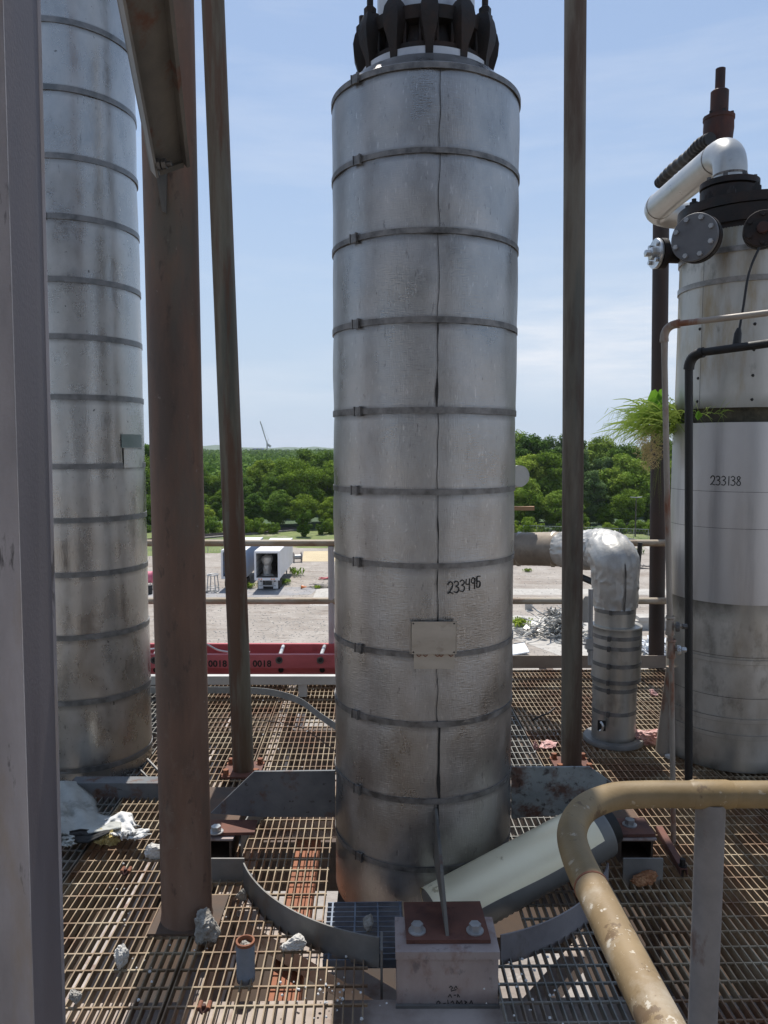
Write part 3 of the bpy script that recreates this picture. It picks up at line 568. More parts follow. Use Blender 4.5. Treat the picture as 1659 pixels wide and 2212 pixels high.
def weed(px, py, h, seed, label, dens=60, m='leaf_c'):
    rr = random.Random(seed); c = Vector(gp(px,py)); mb = MB()
    for i in range(dens):
        a = rr.uniform(0,6.28); l = h*rr.uniform(.5,1.1); t_ = Vector((math.cos(a)*rr.uniform(.2,.9), math.sin(a)*rr.uniform(.2,.9), 1)).normalized()
        p = c + Vector((rr.gauss(0,h*.3), rr.gauss(0,h*.3), 0)); q = p+t_*l*.6; r_ = q+Vector((t_.x,t_.y,-.1))*l*.5; sx = Vector((-math.sin(a),math.cos(a),0))*.05*max(1,h)
        mb.add([p, q-sx, r_, q+sx], [(0,1,2,3)])
    return tag(mb.build('weed', M[m], smooth=False), label, 'weed')
weed(636,1243,1.6,1,'tall broad-leaved weed growing beside the white trailer')
weed(612,1262,1.1,2,'green weeds in the shade under the right side of the white trailer',150)
weed(539,1270,1.0,3,'clump of green weeds between the two trailers',120)
weed(684,1271,.6,4,'small weeds in front of the board heap',60)
weed(1122,1352,1.2,5,'leafy weed clump left of the scrap pile, by the central column',150)
weed(1140,1235,.7,6,'round dark weed tuft in the middle of the right-hand gravel',100,'leaf_b')
weed(1375,1196,1.2,7,'strip of weeds by the roadside below the lamp post',170)
# lamp post
c0 = Vector(gp(1372,1159)); t = thing('lamp_post', 'thin dark lamp post standing in front of the wood on the right', 'lamp post', c0)
mb = MB(); mb.tube([c0, c0+Vector((0,0,6.7))], [.13,.08], 8); mb.build('pole', M['rail_track'], t)
for q in (-1,1):
    mb = MB(); mb.bar(c0+Vector((0,0,6.5)), c0+Vector((q*.95,0,6.6)), .3, .12); mb.build('lamp_head', M['galv'], t, smooth=False)
# chain fences
def fence(p0, p1, n, h, label, m=M['galv']):
    a, b = Vector(gp(*p0)), Vector(gp(*p1)); t = thing('fence', label, 'fence', a)
    for i in range(n+1):
        p = a.lerp(b, i/n); mb = MB(); mb.tube([p, p+Vector((0,0,h))], .04, 6); mb.build('post', m, t)
    mb = MB(); mb.tube([a+Vector((0,0,h)), b+Vector((0,0,h))], .035, 6); mb.build('top_rail', m, t)
    mb = MB(); nn = n*5
    for i in range(nn): 
        p = a.lerp(b, i/nn); q = a.lerp(b, (i+1)/nn); z = Vector((0,0,h)); mb.tube([p, q+z], .012, 3); mb.tube([p+z, q], .012, 3)
    mb.build('mesh', m, t)
fence((280,1212),(480,1190), 6, 1.8, 'low wire fence at the left of the yard, running toward the trailers')
fence((1130,1158),(1400,1168), 9, 1.8, 'wire fence with thin posts in front of the bushes on the right')
mb = MB(); a, b = Vector(gp(1260,1150)), Vector(gp(1375,1178)); mb.obox((a+b)/2+Vector((0,0,.45)), (b-a)/2, Vector((0,.15,0)), Vector((0,0,.45)))
tag(mb.build('barrier_wall', M['slab'], smooth=False), 'long low concrete barrier wall behind the wrapped elbow pipe', 'wall')
# scrap of pipes
rr = random.Random(21); mb = MB(); c0 = Vector(gp(1205,1374))
for i in range(260):
    a = rr.uniform(0,6.28); rad = abs(rr.gauss(0,1.5)); base = c0+Vector((rad*math.cos(a)*1.25, rad*math.sin(a)*.8, 0)); hmax = 2.2*math.exp(-(rad/1.7)**2)
    base.z += rr.uniform(.05, max(.12,hmax)); l = rr.uniform(.5,1.6); an = rr.uniform(0,6.28)
    d = Vector((math.cos(an), math.sin(an), rr.uniform(-.45,.55))).normalized(); e = base+d*l; e.z = max(e.z, ZG+.05)
    mid = (base+e)/2+Vector((rr.gauss(0,.08),rr.gauss(0,.08),rr.gauss(0,.06))); k = Vector((rr.gauss(0,.2),rr.gauss(0,.2),rr.gauss(0,.15))) if rr.random()<.3 else Vector((0,0,0))
    mb.tube(smooth_path([base,mid,e,e+k+d*.1],3), rr.choice([.03,.035,.045,.06]), 6)
for i in range(26):
    p = c0+Vector((rr.gauss(0,1.4), rr.gauss(0,.9), rr.uniform(.1,1.1))); a = rr.uniform(0,3.1)
    mb.obox(p, Vector((math.cos(a),math.sin(a),rr.uniform(-.4,.4)))*rr.uniform(.15,.4), Vector((-math.sin(a),math.cos(a),.3))*rr.uniform(.1,.3), Vector((0,0,.02)))
tag(mb.build('scrap_heap', M['scrap']), 'big tangled pile of bent grey scrap pipes on the concrete pad', 'scrap pile', kind='stuff')
rr = random.Random(22); mb = MB(); c0 = Vector(gp(1415,1402))
for i in range(110):
    p = c0+Vector((rr.uniform(-2.4,2.6), rr.gauss(0,.9), rr.uniform(.05,.7))); a = rr.uniform(0,3.1)
    mb.obox(p, Vector((math.cos(a),math.sin(a),rr.uniform(-.5,.5)))*rr.uniform(.1,.5), Vector((-math.sin(a),math.cos(a),.3))*rr.uniform(.05,.3), Vector((0,0,rr.choice([.02,.1]))))
tag(mb.build('sheet_scrap_heap', M['scrap_white'], smooth=False), 'heap of pale blue and white sheet scrap beside the dark standpipe', 'scrap pile', kind='stuff')
mb = MB(); a = Vector(gp(1408,1352)); mb.obox(a+Vector((0,0,.35)), (2.2,0,0), (0,1.2,0), (0,0,.35)); mb.obox(a+Vector((-.4,-.6,.85)), (1.1,.1,0), (0,.7,0), (0,0,.16))
tag(mb.build('concrete_blocks', M['slab'], smooth=False), 'broken concrete slabs stacked behind the white scrap heap', 'concrete')
mb = MB(); a = Vector(gp(1142,1317)); mb.lathe([(.34,0),(.36,.9),(.30,.9),(.28,.2),(.001,.2)], c=(a.x,a.y), n=20); mb.v = [Vector((p.x,p.y,p.z+ZG)) for p in mb.v]
tag(mb.build('concrete_pot', M['slab']), 'squat round concrete drum behind the scrap pipe pile', 'drum')
tag(MB().obox(Vector(gp(1112,1412))+Vector((0,0,.3)), (.9,.2,.1), (-.1,.5,.2), (0,0,.04)).build('loose_sheet', M['scrap_white'], smooth=False), 'loose white metal sheet on the ground just right of the central column', 'sheet')
# loose stones in the yard
rr = random.Random(31); mb = MB()
for i in range(2600):
    px, py = (rr.uniform(330,725), rr.uniform(1225,1390)) if rr.random() < .6 else (rr.uniform(1105,1440), rr.uniform(1180,1420))
    p = Vector(gp(px,py)); s_ = rr.uniform(.03,.07); mb.lathe([(s_,0),(s_*.8,s_*.6),(.001,s_*.8)], c=(p.x,p.y), n=5); 
    for v in mb.v[-15:]: v.z += ZG; v.x += rr.uniform(-.3,.3)*s_
tag(mb.build('loose_stones', M['slab'], smooth=False), 'scattered pale stones and rubble across the gravel yard', 'stones', kind='stuff')

# ================================================================ THE PLATFORM
YAW = R(1.0); CU, SU = math.cos(YAW), math.sin(YAW)
def UV(u, v, z=0): return Vector((u*CU - v*SU, u*SU + v*CU, z))
BW, BD, PITCHB, RODP = .0044, .032, .0308, .0865
def intervals(a, b, cuts):
    seg = [(a,b)]
    for c0, c1 in cuts:
        ns = []
        for s0, s1 in seg:
            if c1 <= s0 or c0 >= s1: ns.append((s0,s1)); continue
            if c0 > s0: ns.append((s0,c0))
            if c1 < s1: ns.append((c1,s1))
        seg = ns
    return [s_ for s_ in seg if s_[1]-s_[0] > .004]
def panel(u0, u1, v0, v1, label, holes=(), m='grating', z=0., cross=False):
    mb = MB(); zz0, zz1 = z-BD, z
    def ubox(a,b,c,d,z0,z1):
        mb.hexa([UV(a,c,z0),UV(b,c,z0),UV(b,d,z0),UV(a,d,z0),UV(a,c,z1),UV(b,c,z1),UV(b,d,z1),UV(a,d,z1)])
    if not cross:
        n = max(1, round((u1-u0-BW)/PITCHB))
        for i in range(n+1):
            u = u0+BW/2+(u1-u0-BW)*i/n
            for s0, s1 in intervals(v0, v1, [(h[2],h[3]) for h in holes if h[0] < u < h[1]]): ubox(u-BW/2, u+BW/2, s0, s1, zz0, zz1)
        v = v0+.03
        while v < v1:
            for s0, s1 in intervals(u0+BW, u1-BW, [(h[0],h[1]) for h in holes if h[2] < v < h[3]]): ubox(s0, s1, v-.0032, v+.0032, z-.009, z-.001)
            v += RODP
        for vv in (v0, v1-.005):
            for s0, s1 in intervals(u0, u1, [(h[0],h[1]) for h in holes if h[2] < vv < h[3]]): ubox(s0, s1, vv-.0051, vv-.0001, zz0, z-.002)
    else:
        n = round((v1-v0)/PITCHB)
        for i in range(n+1): v = v0+(v1-v0)*i/n; ubox(u0, u1, v-BW/2, v+BW/2, zz0, zz1)
        u = u0+.02
        while u < u1: ubox(u-.0032, u+.0032, v0, v1, z-.009, z+.0012); u += RODP
    return tag(mb.build('floor_grating', M[m], smooth=False), label, 'floor grating', 'steel floor grating panels of the platform')
VH = (-.175, .56, 2.50, 3.66); LH = (-.012, .405, 2.18, 2.505)
panel(-3.2, -2.165, .7, 5.92, 'grating panel farthest to the left, mostly behind the left column', m='grating_grey')
panel(-2.155, -1.25, .7, 5.92, 'shaded grey grating panel around the foot of the left aluminium column', [(-1.99,-1.31,3.86,4.6)], m='grating_grey')
panel(-1.24, -.655, .7, 5.92, 'sunlit rusty grating panel left of the brown column, with white concrete chunks on it')
panel(-.645, .16, .7, 5.92, 'grating panel right of the brown column, under the curved plate and the stub pipe', [VH, LH])
panel(.165, .945, .7, 5.92, 'grating panel under the fallen jacket pipe and right of the box support', [VH, LH], m='grating_grey')
panel(.955, 1.86, .7, 5.92, 'grating panel under the wrapped elbow pipe, left of the grey rail post')
panel(1.87, 2.78, .7, 5.92, 'grating panel under the right-hand tank, behind the grey rail post')
panel(2.79, 3.9, .7, 5.92, 'grating panel at the far right of the platform')
panel(-.168, .12, 2.515, 2.85, 'small blue-grey grating piece with crosswise bars in front of the central column', m='grating_blue', z=-.012, cross=True)
# beams below the platform
def beam(name, a, b, wd, h, m, label, ibeam=True, group='steel beams under the platform grating'):
    a, b = Vector(a), Vector(b); mb = MB()
    if ibeam:
        mb.bar(a, b, wd, .012); mb.bar(a-Vector((0,0,h/2)), b-Vector((0,0,h/2)), .01, h-.013); mb.bar(a-Vector((0,0,h)), b-Vector((0,0,h)), wd, .012)
    else: mb.bar(a-Vector((0,0,h/2)), b-Vector((0,0,h/2)), wd, h)
    return tag(mb.build(name, m, smooth=False), label, 'beam', group)
beam('floor_beam', UV(-3.2,2.31,-.06), UV(3.9,2.31,-.06), .13, .25, M['beam_under'], 'pale stained beam crossing under the grating at the bottom of the view')
beam('floor_beam', UV(-3.2,3.95,-.045), UV(3.9,3.95,-.045), .12, .25, M['beam_under'], 'pale beam under the grating behind the central column')
beam('floor_beam', UV(-3.2,5.84,-.045), UV(3.9,5.84,-.045), .1, .25, M['beam_dark'], 'edge beam under the far side of the platform')
for u, mm, lb in ((-1.245,'beam_dark','dark beam under the seam between the two left grating panels'),(-.60,'beam_under','beam under the grating along the right side of the brown column'),(.95,'beam_dark','beam under the grating seam right of the central column'),(1.865,'beam_dark','beam under the grating seam below the right-hand tank'),(-2.16,'beam_dark','dark beam under the grating seam at the left column'),(2.785,'beam_dark','dark beam under the grating seam at the far right')):
    beam('floor_beam', UV(u,.7,-.075), UV(u,5.78,-.075), .07, .2, M[mm], lb)
beam('cable_tray', UV(-.33,2.4,-.3), UV(-.33,3.9,-.3), .13, .05, M['brown_tray'], 'red-brown tray running under the grating left of the central column', False)
beam('diagonal_brace', G(500,1950,-.2), G(900,2190,-.2), .09, .08, M['beam_under'], 'pale diagonal brace under the grating, running past the stub pipe', False)
beam('diagonal_brace', G(1120,2200,-.35), G(1330,1960,-.35), .08, .06, M['beam_under'], 'pale diagonal brace under the grating right of the box support', False)
# a lower floor of the structure, partly open to the gravel
for (x0,x1,y0,y1,mm,lb) in ((-9,-1.45,3.0,14.2,'deck_brown','brown lower deck seen through the left grating panels'),(-1.44,-.46,3.0,6.5,'deck_brown','short brown lower deck piece under the stub pipe'),
        (-1.44,-.46,12.4,14.2,'deck_brown','far piece of the lower deck behind the central column'),(-.45,.94,3.0,14.2,'deck_brown','brown lower deck strip under the central column'),
        (.95,1.7,6.5,14.2,'deck_brown','lower deck strip right of the central column'),(.95,1.7,3.0,5.3,'deck_brown','lower deck piece under the bottom edge of the view'),(1.71,10,3.0,14.2,'deck_brown','brown lower deck seen through the right grating panels')):
    mb = MB(); mb.box((x0,y0,-2.75),(x1,y1,-2.6)); tag(mb.build('lower_deck_slab', M[mm], smooth=False), lb, 'floor slab')
rr = random.Random(3)
for k, (y, hh) in enumerate(((4.6,.5),(7.2,.5),(9.9,.6),(12.6,.5))):
    tag(MB().box((-9,y,-2.59),(10,y+.14,-2.59+hh)).build('deck_joist', M['beam_dark'], smooth=False), ['nearest','second','third','farthest'][k]+' dark joist crossing the lower deck under the grating', 'beam', 'joists on the lower deck')
for x in (-4.4,-2.3,-1.38,2.9,5.0):
    tag(MB().box((x,3.0,-2.585),(x+.12,14.1,-2.2)).build('deck_joist', M['beam_under'] if x in (-2.3,-1.38) else M['beam_dark'], smooth=False), 'lengthwise joist on the lower deck, %s' % {-4.4:'far left',-2.3:'pale one left of the open bay',-1.38:'pale one edging the open bay',2.9:'under the wrapped elbow pipe',5.0:'under the tank'}[x], 'beam', 'joists on the lower deck')
struct('added_shade_slab', MB().box((.15,4.95,6.4),(1.25,6.3,6.5)), M['beam_dark'])  # added slab above the frame, put there to shade the fallen jacket and grating
# added unseen blockers behind the viewer: they cut sky light and mirror in the cladding
struct('added_sky_blocker', MB().box((-5,-7,4.4),(5,-.9,4.6)), M['beam_dark'])
struct('added_rear_wall', MB().box((-4.5,-7.2,-3),(-1.9,-7.0,2.2)).box((1.2,-7.2,-3),(4.5,-7.0,2.2)), M['beam_dark'])
for x in (-.35,): struct('added_rear_column', MB().box((x,-3.2,-3),(x+.3,-2.9,4.4)), M['beam_dark'])
struct('added_rear_vessel', MB().lathe([(.55,-1),(.55,4.4)], c=(1.3,-4.2), n=48), M['jacket_left'])

# ---------------------------------------------------------------- far railing, toe board
YR = 5.95
t = thing('guard_rail', 'rust-stained two-bar guard rail along the far edge of the platform', 'railing', (0,YR,0))
zt, zm = D(700,1173,YR).z, D(700,1298,YR).z
for nm, z, xx in (('top_rail', zt, 3.2), ('mid_rail', zm, 3.2)):
    mb = MB(); mb.tube([(-3.3,YR,z),(xx,YR,z)], .0265, 16); mb.build(nm, M['rail_far'], t)
for px in (716, 60, 1560):
    p = D(px, 1300, YR); mb = MB(); mb.tube([(p.x,YR,-.1),(p.x,YR,zt-.026)], .025, 14); mb.build('post', M['rail_post'], t)
a = D(1090,1416,5.93); b = D(1480,1441,5.93)
mb = MB(); mb.box((-3.3,5.925,a.z-.1),(3.3,5.933,a.z)); mb.build('toe_board', M['toe_board'], t, smooth=False)
p = D(1383,1172,5.85); q = D(1366,1352,5.85); mb = MB(); mb.tube([p,q,q+Vector((0,0,-.1))], .018, 10)
tag(mb.build('brace_rod', M['black_pipe']), 'thin black slanted rod leaning on the far rail beside the wrapped elbow', 'rod')

# dark standpipe outside the far rail
mb = MB(); p0 = D(1428,480,6.12); p1 = D(1418,1400,6.12); dd = (p1-p0)
mb.tube([p0, p1, p1+dd*1.2], .061, 24); tag(mb.build('standpipe', M['dark_stand']), 'tall dark brown standpipe rising outside the far rail, left of the tank', 'pipe')

# ---------------------------------------------------------------- red ladder lying on its side, aluminium beam, flat strip
YL = 5.55
t = thing('extension_ladder', 'red fibreglass extension ladder with stencilled 0018, lying on edge along the far side', 'ladder', (-1.6,YL,.2))
xl0, xl1 = D(-60,1430,YL).x, .12
def zy(py, Y=YL): return D(520,py,Y).z
def channel(y, z0, z1, dp, nm):
    mb = MB(); mb.box((xl0,y-.004,z0),(xl1,y+.004,z1)); mb.box((xl0,y+.004,z1-.008),(xl1,y+dp,z1-.0)); mb.box((xl0,y+.004,z0),(xl1,y+dp,z0+.008)); mb.build(nm, M['ladder'], t, smooth=False)
channel(YL, zy(1443), zy(1414), .03, 'side_rail')
channel(YL+.06, zy(1457,YL+.06), zy(1436,YL+.06), .03, 'side_rail')
channel(YL+.36, zy(1416,YL+.36), zy(1391,YL+.36), .03, 'side_rail')
mb = MB(); mb.box((xl0,YL+.07,zy(1448,YL)-.02),(xl1,YL+.3,zy(1446,YL)-.012)); 
def face(px, py, Y=YL): return D(px,py,Y)
for px in (333, 421, 603, 692):
    a = D(px+1, 1418, YL+.02); b = D(px+9, 1396, YL+.352)
    mb = MB(); mb.tube([a, b], .0145, 14); mb.build('rung', M['rung'], t)
    mb = MB(); mb.lathe([(.016,0),(.026,0),(.026,.008),(.016,.008)], n=20, axis=(0,-1,0), org=D(px,1426,YL-.004)+Vector((0,-.0,0))); mb.build('rung_collar', M['bolt_dark'], t)
    mb = MB(); mb.lathe([(.001,.0),(.0155,.0)], n=20, axis=(0,-1,0), org=D(px,1426,YL-.016)); mb.build('rung_hole', M['dark_gap'], t)
    mb = MB(); mb.lathe([(.001,.0),(.02,.0),(.02,.006)], n=20, axis=(0,-1,0), org=D(px+4,1447,YL+.05)); mb.build('rung_end', M['dark_gap'], t)
def flat_text(s_, size, loc, rot, m, name, parent, ext=.0006, off=0.):
    cu = bpy.data.curves.new(name, 'FONT'); cu.body = s_; cu.size = size; cu.extrude = ext; cu.offset = off; cu.space_character = 1.05
    o = bpy.data.objects.new(name, cu); C.objects.link(o); dg = bpy.context.evaluated_depsgraph_get(); me = bpy.data.meshes.new_from_object(o.evaluated_get(dg))
    bpy.data.objects.remove(o); me.materials.clear(); me.materials.append(m)
    o = bpy.data.objects.new(name, me); C.objects.link(o); o.parent = parent
    off0 = Vector(parent['_o']) if parent else Vector((0,0,0)); o.location = Vector(loc)-off0; o.rotation_euler = rot; return o
for px in (450, 546):
    p = D(px, 1440, YL-.006); flat_text('0018', .066, p, (R(90),0,0), M['marker'], 'stencil_number', t, off=.0018)
mb = MB(); mb.tube(smooth_path([D(320,1403,5.62),D(400,1394,5.62),D(440,1390,5.6),D(470,1404,5.6),D(500,1409,5.6),D(540,1409,5.62)],6), .007, 6); mb.build('rope', M['rung'], t)
t = thing('scaffold_beam', 'pale grey aluminium beam lying on the grating in front of the red ladder', 'beam', (-1.6,5.3,0))
YB = 5.25; z1, z0 = D(600,1461,YB).z, D(600,1479,YB).z
mb = MB(); mb.box((xl0,YB,z0),(.13,YB+.006,z1)); mb.box((xl0,YB+.006,z1-.006),(.13,YB+.05,z1)); mb.box((xl0,YB+.006,z0),(.13,YB+.05,z0+.006)); mb.build('web', M['alu_beam'], t, smooth=False)
for x in (-2.9,-1.55,-.6):
    mb = MB(); mb.box((x,YB+.01,.004),(x+.06,YB+.045,z0)); mb.build('foot', M['alu_beam'], t, smooth=False)
pts = [D(260,1491,4.95),D(430,1491,4.92),D(540,1492,4.9),D(600,1499,4.85),D(650,1516,4.75),D(690,1546,4.55),D(727,1571,4.35),D(770,1600,4.2)]
pp = smooth_path(pts, 6); mb = MB(); vs = []
for p in pp: vs += [p+Vector((0,0,.022)), p-Vector((0,0,.022)), p+Vector((0,.004,.022)), p+Vector((0,.004,-.022))]
n = len(pp); mb.add(vs, [f for i in range(n-1) for f in ((4*i,4*i+1,4*i+5,4*i+4),(4*i+2,4*i+6,4*i+7,4*i+3),(4*i,4*i+4,4*i+6,4*i+2),(4*i+1,4*i+3,4*i+7,4*i+5))])
tag(mb.build('bent_steel_strip', M['grey_strip']), 'bent grey flat steel strip curving over the grating behind the central column', 'steel strip')

# ================================================================ CENTRAL COLUMN
VX, VY, VR = .168, 3.25, .377
zV = lambda py: D(915, py, VY-VR).z
t = thing('insulated_column', 'large central aluminium-clad column with number 233495 and a tan nameplate', 'process column', (VX,VY,-.13))
bys = [140,324,497,690,886,1063,1223,1415,1565,1731,1879]; bz = [zV(y) for y in bys]
courses = list(zip(bz[:-1], bz[1:])) + [(bz[-1], -.14)]
for i, (zt_, zb_) in enumerate(courses):
    mb = MB(); rn = random.Random(i)
    k = 9; prof = []
    for j in range(k+1):
        f = j/k; z = zb_+(zt_-zb_)*f; r = VR + .0025*math.sin(f*math.pi) + (.002 if f == 0 else 0) - (.0015 if f == 1 else 0); prof.append((r, z))
    mb.lathe(prof, c=(VX,VY), n=128)
    for v in mb.v:
        a = math.atan2(v.x-VX, -(v.y-VY)); d = .0022*mnoise.noise(Vector((math.sin(a)*3, math.cos(a)*3, v.z*5+i*3)))
        if abs(a-.09) < .1 and i < 10: d -= .002*(1-abs(a-.09)/.1)
        v.x += d*math.sin(a)*2; v.y -= d*math.cos(a)*2
    mb.build('jacket_section', M['jacket'], t)
# shoulder
zs = D(915,114,VY-.30).z
mb = MB(); mb.lathe([(VR+.001,bz[0]),(VR,bz[0]+.014),(VR-.02,bz[0]+.026),(.30,zs),(.19,zs+.01)], c=(VX,VY), n=96); mb.build('shoulder', M['jacket'], t)
for i, z in enumerate(bz):
    mb = MB(); h = .0105+.0008*math.sin(i*5); mb.lathe([(VR,z-h),(VR+.005,z-h),(VR+.005,z+h),(VR,z+h)], c=(VX,VY), n=128); b = mb.build('band', M['band'], t)
    th = -.80 + .03*math.sin(i*2.1); mb = MB(); d = Vector((math.sin(th),-math.cos(th),0)); s_ = Vector((math.cos(th),math.sin(th),0)); c = Vector((VX,VY,z))+d*(VR+.009)
    mb.obox(c, d*.004, s_*.011, Vector((0,0,.016))); mb.obox(c+s_*.017, d*.006, s_*.003, Vector((0,0,.019))); mb.obox(c-s_*.015+d*.002, d*.004, s_*.002, Vector((0,0,.018))); mb.build('buckle', M['band'], b, smooth=False)
rn = random.Random(4)
for i, (zt_, zb_) in enumerate(courses):
    mb = MB(); k = 14; vs = []; th0 = .09+rn.uniform(-.006,.006)-(.01 if i in (2,3) else 0)+(.02 if i > 7 else 0)
    for j in range(k+1):
        f = j/k; z = zb_+.012+(zt_-zb_-.024)*f; w_ = (.0012 + (.009*max(0,mnoise.noise(Vector((i*1.7,f*2.5,0)))) if i in (3,5,6,7,8,9) else 0)) + (.003 if i in (8,9) else 0)
        o_ = th0+.016*mnoise.noise(Vector((i*3.3,f*3,2)))
        for rr_ in (VR+.0045,):
            vs.append((VX+rr_*math.sin(o_-w_/VR), VY-rr_*math.cos(o_-w_/VR), z)); vs.append((VX+rr_*math.sin(o_+w_/VR), VY-rr_*math.cos(o_+w_/VR), z))
    mb.add(vs, [(2*j,2*j+1,2*j+3,2*j+2) for j in range(k)]); mb.build('seam', M['dark_gap'], t)
# neck, flanges and clamps
mb = MB(); mb.lathe([(.195,zs-.02),(.195,zs+1.6)], c=(VX,VY), n=64); mb.build('neck', M['white_jacket'], t)
mb = MB(); mb.lathe([(.19,zs-.01),(.262,zs-.005),(.262,zs+.045),(.195,zs+.05)], c=(VX,VY), n=64); mb.build('shoulder_collar', M['white_jacket'], t)
mb = MB(); mb.lathe([(.20,zs+.045),(.245,zs+.045),(.245,zs+.072),(.215,zs+.08),(.205,zs+.15),(.245,zs+.155),(.252,zs+.2),(.2,zs+.2)], c=(VX,VY), n=64); mb.build('flange', M['black_iron'], t)
mb = MB()
for k in range(24):
    a = k*math.pi/12+.13; p = Vector((VX+.235*math.sin(a), VY-.235*math.cos(a), zs+.05)); mb.tube([p, p+Vector((0,0,.13))], .0075, 8)
mb.build('stud_ring', M['black_iron'], t)
for k in range(12):
    a = k*math.pi/6; d = Vector((math.sin(a),-math.cos(a),0)); s_ = Vector((math.cos(a),math.sin(a),0)); o_ = Vector((VX,VY,zs))
    mb = MB()
    prof = [(-.005,.017,.20,.262),(.06,.019,.21,.270),(.12,.036,.21,.288),(.165,.040,.212,.292),(.2,.036,.215,.285),(.225,.022,.235,.275)]
    vs = []
    for (z, hw, r0, r1) in prof:
        for (r_, q) in ((r0,-1),(r0,1),(r1,.8),(r1,-.8)): vs.append(o_+d*r_+s_*hw*q+Vector((0,0,z)))
    n_ = len(prof); mb.add(vs, [(4*i+j, 4*i+(j+1)%4, 4*i+4+(j+1)%4, 4*i+4+j) for i in range(n_-1) for j in range(4)] + [(3,2,1,0), (4*n_-4,4*n_-3,4*n_-2,4*n_-1)])
    cl = mb.build('clamp', M['black_iron'], t, ang=.9)
    mb = MB(); c_ = o_+d*.256; mb.lathe([(.024,.222),(.024,.246),(.018,.25)], n=6, axis=(0,0,1), org=c_); mb.lathe([(.0125,.24),(.0125,.285),(.001,.288)], n=12, axis=(0,0,1), org=c_); mb.build('clamp_bolt', M['black_iron'], cl)
# nameplate
YN = VY-VR-.022
a, b = D(889,1343,YN), D(985,1343,YN); c_ = D(985,1413,YN)
mb = MB(); mb.box((a.x,YN,c_.z),(b.x,YN+.003,a.z)); mb.box((a.x-.006,YN+.004,c_.z),(a.x-.003,YN+.02,a.z)); mb.box((b.x+.001,YN+.003,c_.z),(b.x+.004,YN+.02,a.z))
npl = mb.build('nameplate', M['nameplate'], t, smooth=False)
for (px, py) in ((893,1347),(981,1347),(893,1409),(981,1409)): MB().lathe([(.0035,0),(.001,.003)], n=8, axis=(0,-1,0), org=D(px,py,YN)).build('screw', M['dark_gap'], npl)
a, b = D(894,1414,YN+.006), D(982,1445,YN+.006); mb = MB(); mb.box((a.x,YN+.006,b.z),(b.x,YN+.009,a.z+.03)); mb.build('nameplate_bracket', M['nameplate'], t, smooth=False)
mb = MB()
for px in (905,919,945,953,974): p = D(px,1416,YN+.002); mb.tube(smooth_path([p+Vector((-.008,0,.003)), p+Vector((0,-.004,-.003)), p+Vector((.008,0,.003))],3), .0018, 5)
mb.build('tie_wire', M['orange_rust'], npl)
writing_on_cylinder('233495', VX, VY, VR+.004, .195, D(996,1271,VY-VR).z+.001, .044, 'marker_number', t, wd=.0040, slope=.12, gap=.88)
# support lugs of the column
def lug(poly, Y, th, m, nm='gusset'):
    mb = MB(); mb.prism([D(px,py,Y) for px,py in poly], (0,th,0)); return mb.build(nm, m, t, smooth=False)
lug([(549,1667),(724,1665),(724,1765),(560,1765),(455,1757)], VY-.006, .012, M['plate_blue'])
lug([(1105,1658),(1274,1657),(1330,1697),(1372,1735),(1340,1752),(1105,1768)], VY-.006, .012, M['plate_rusty'])
# base plates
def redplate(pts, z, bolts, rb=.02):
    mb = MB(); mb.prism([G(px,py,z) for px,py in pts], (0,0,.013)); pl = mb.build('base_plate', M['red_plate'], t, smooth=False)
    for (px,py) in bolts:
        mb = MB(); mb.hexbolt(G(px,py,z+.013), (0,0,1), rb, .026); mb.build('bolt', M['bolt'], pl)
redplate([(430,1777),(556,1777),(550,1804),(430,1806)], .115, [(467,1797)], .021)
redplate([(1282,1775),(1390,1772),(1416,1808),(1290,1810)], .115, [(1360,1782)], .021)
redplate([(872,1956),(1037,1954),(1060,2038),(878,2039)], .135, [(901,2011),(1026,2011)], .020)
# front gusset seen edge on
f0 = D(938,1742,VY-VR); f1 = G(955,1957,.148); f2 = G(963,2022,.148); back = Vector((f1.x, VY-VR+.02, .148))
mb = MB(); tp = Vector((f0.x, VY-VR+.01, f0.z)); g = [tp, Vector((f0.x+.004, tp.y-.05, f0.z-.03)), Vector((f2.x-.01,f2.y+.12,.3)), Vector((f2.x, f2.y, .148)), Vector((f1.x-.01, VY-VR+.02, .148))]
mb.prism(g, (.011,0,0)); mb.build('front_gusset', M['dark_channel'], t, smooth=False)
# ---------------------------------------------------------------- box supports
p = G(857,2060,.125); q = G(1077,2060,.125); YF = p.y
b0 = D(855,2186,YF)
bx = thing('support_box', 'square pinkish steel box support with marker writing under the front base plate', 'support box', ((p.x+q.x)/2, YF, -.03))
mb = MB(); mb.box((p.x,YF,-.06),(q.x,YF+.17,.108)); mb.build('box', M['lug_box'], bx, smooth=False)
mb = MB(); mb.box((p.x-.004,YF-.006,.109),(q.x+.004,YF+.18,.134)); mb.build('top_flange', M['lug_box'], bx, smooth=False)
mb = MB(); mb.box((p.x-.003,YF-.012,-.062),(q.x+.003,YF-.001,-.045)); mb.build('bottom_lip', M['toe'], bx, smooth=False)
mb = MB()
def stroke(pts, wd=.0022, Y=YF-.0015):
    for (x0,y0),(x1,y1) in zip(pts[:-1], pts[1:]):
        a = D(x0,y0,Y); b = D(x1,y1,Y); mb.bar(a, b, .001, wd, up=(0,0,1)) if abs((b-a).x) > abs((b-a).z) else mb.bar(a, b, wd, .001, up=(0,-1,0))
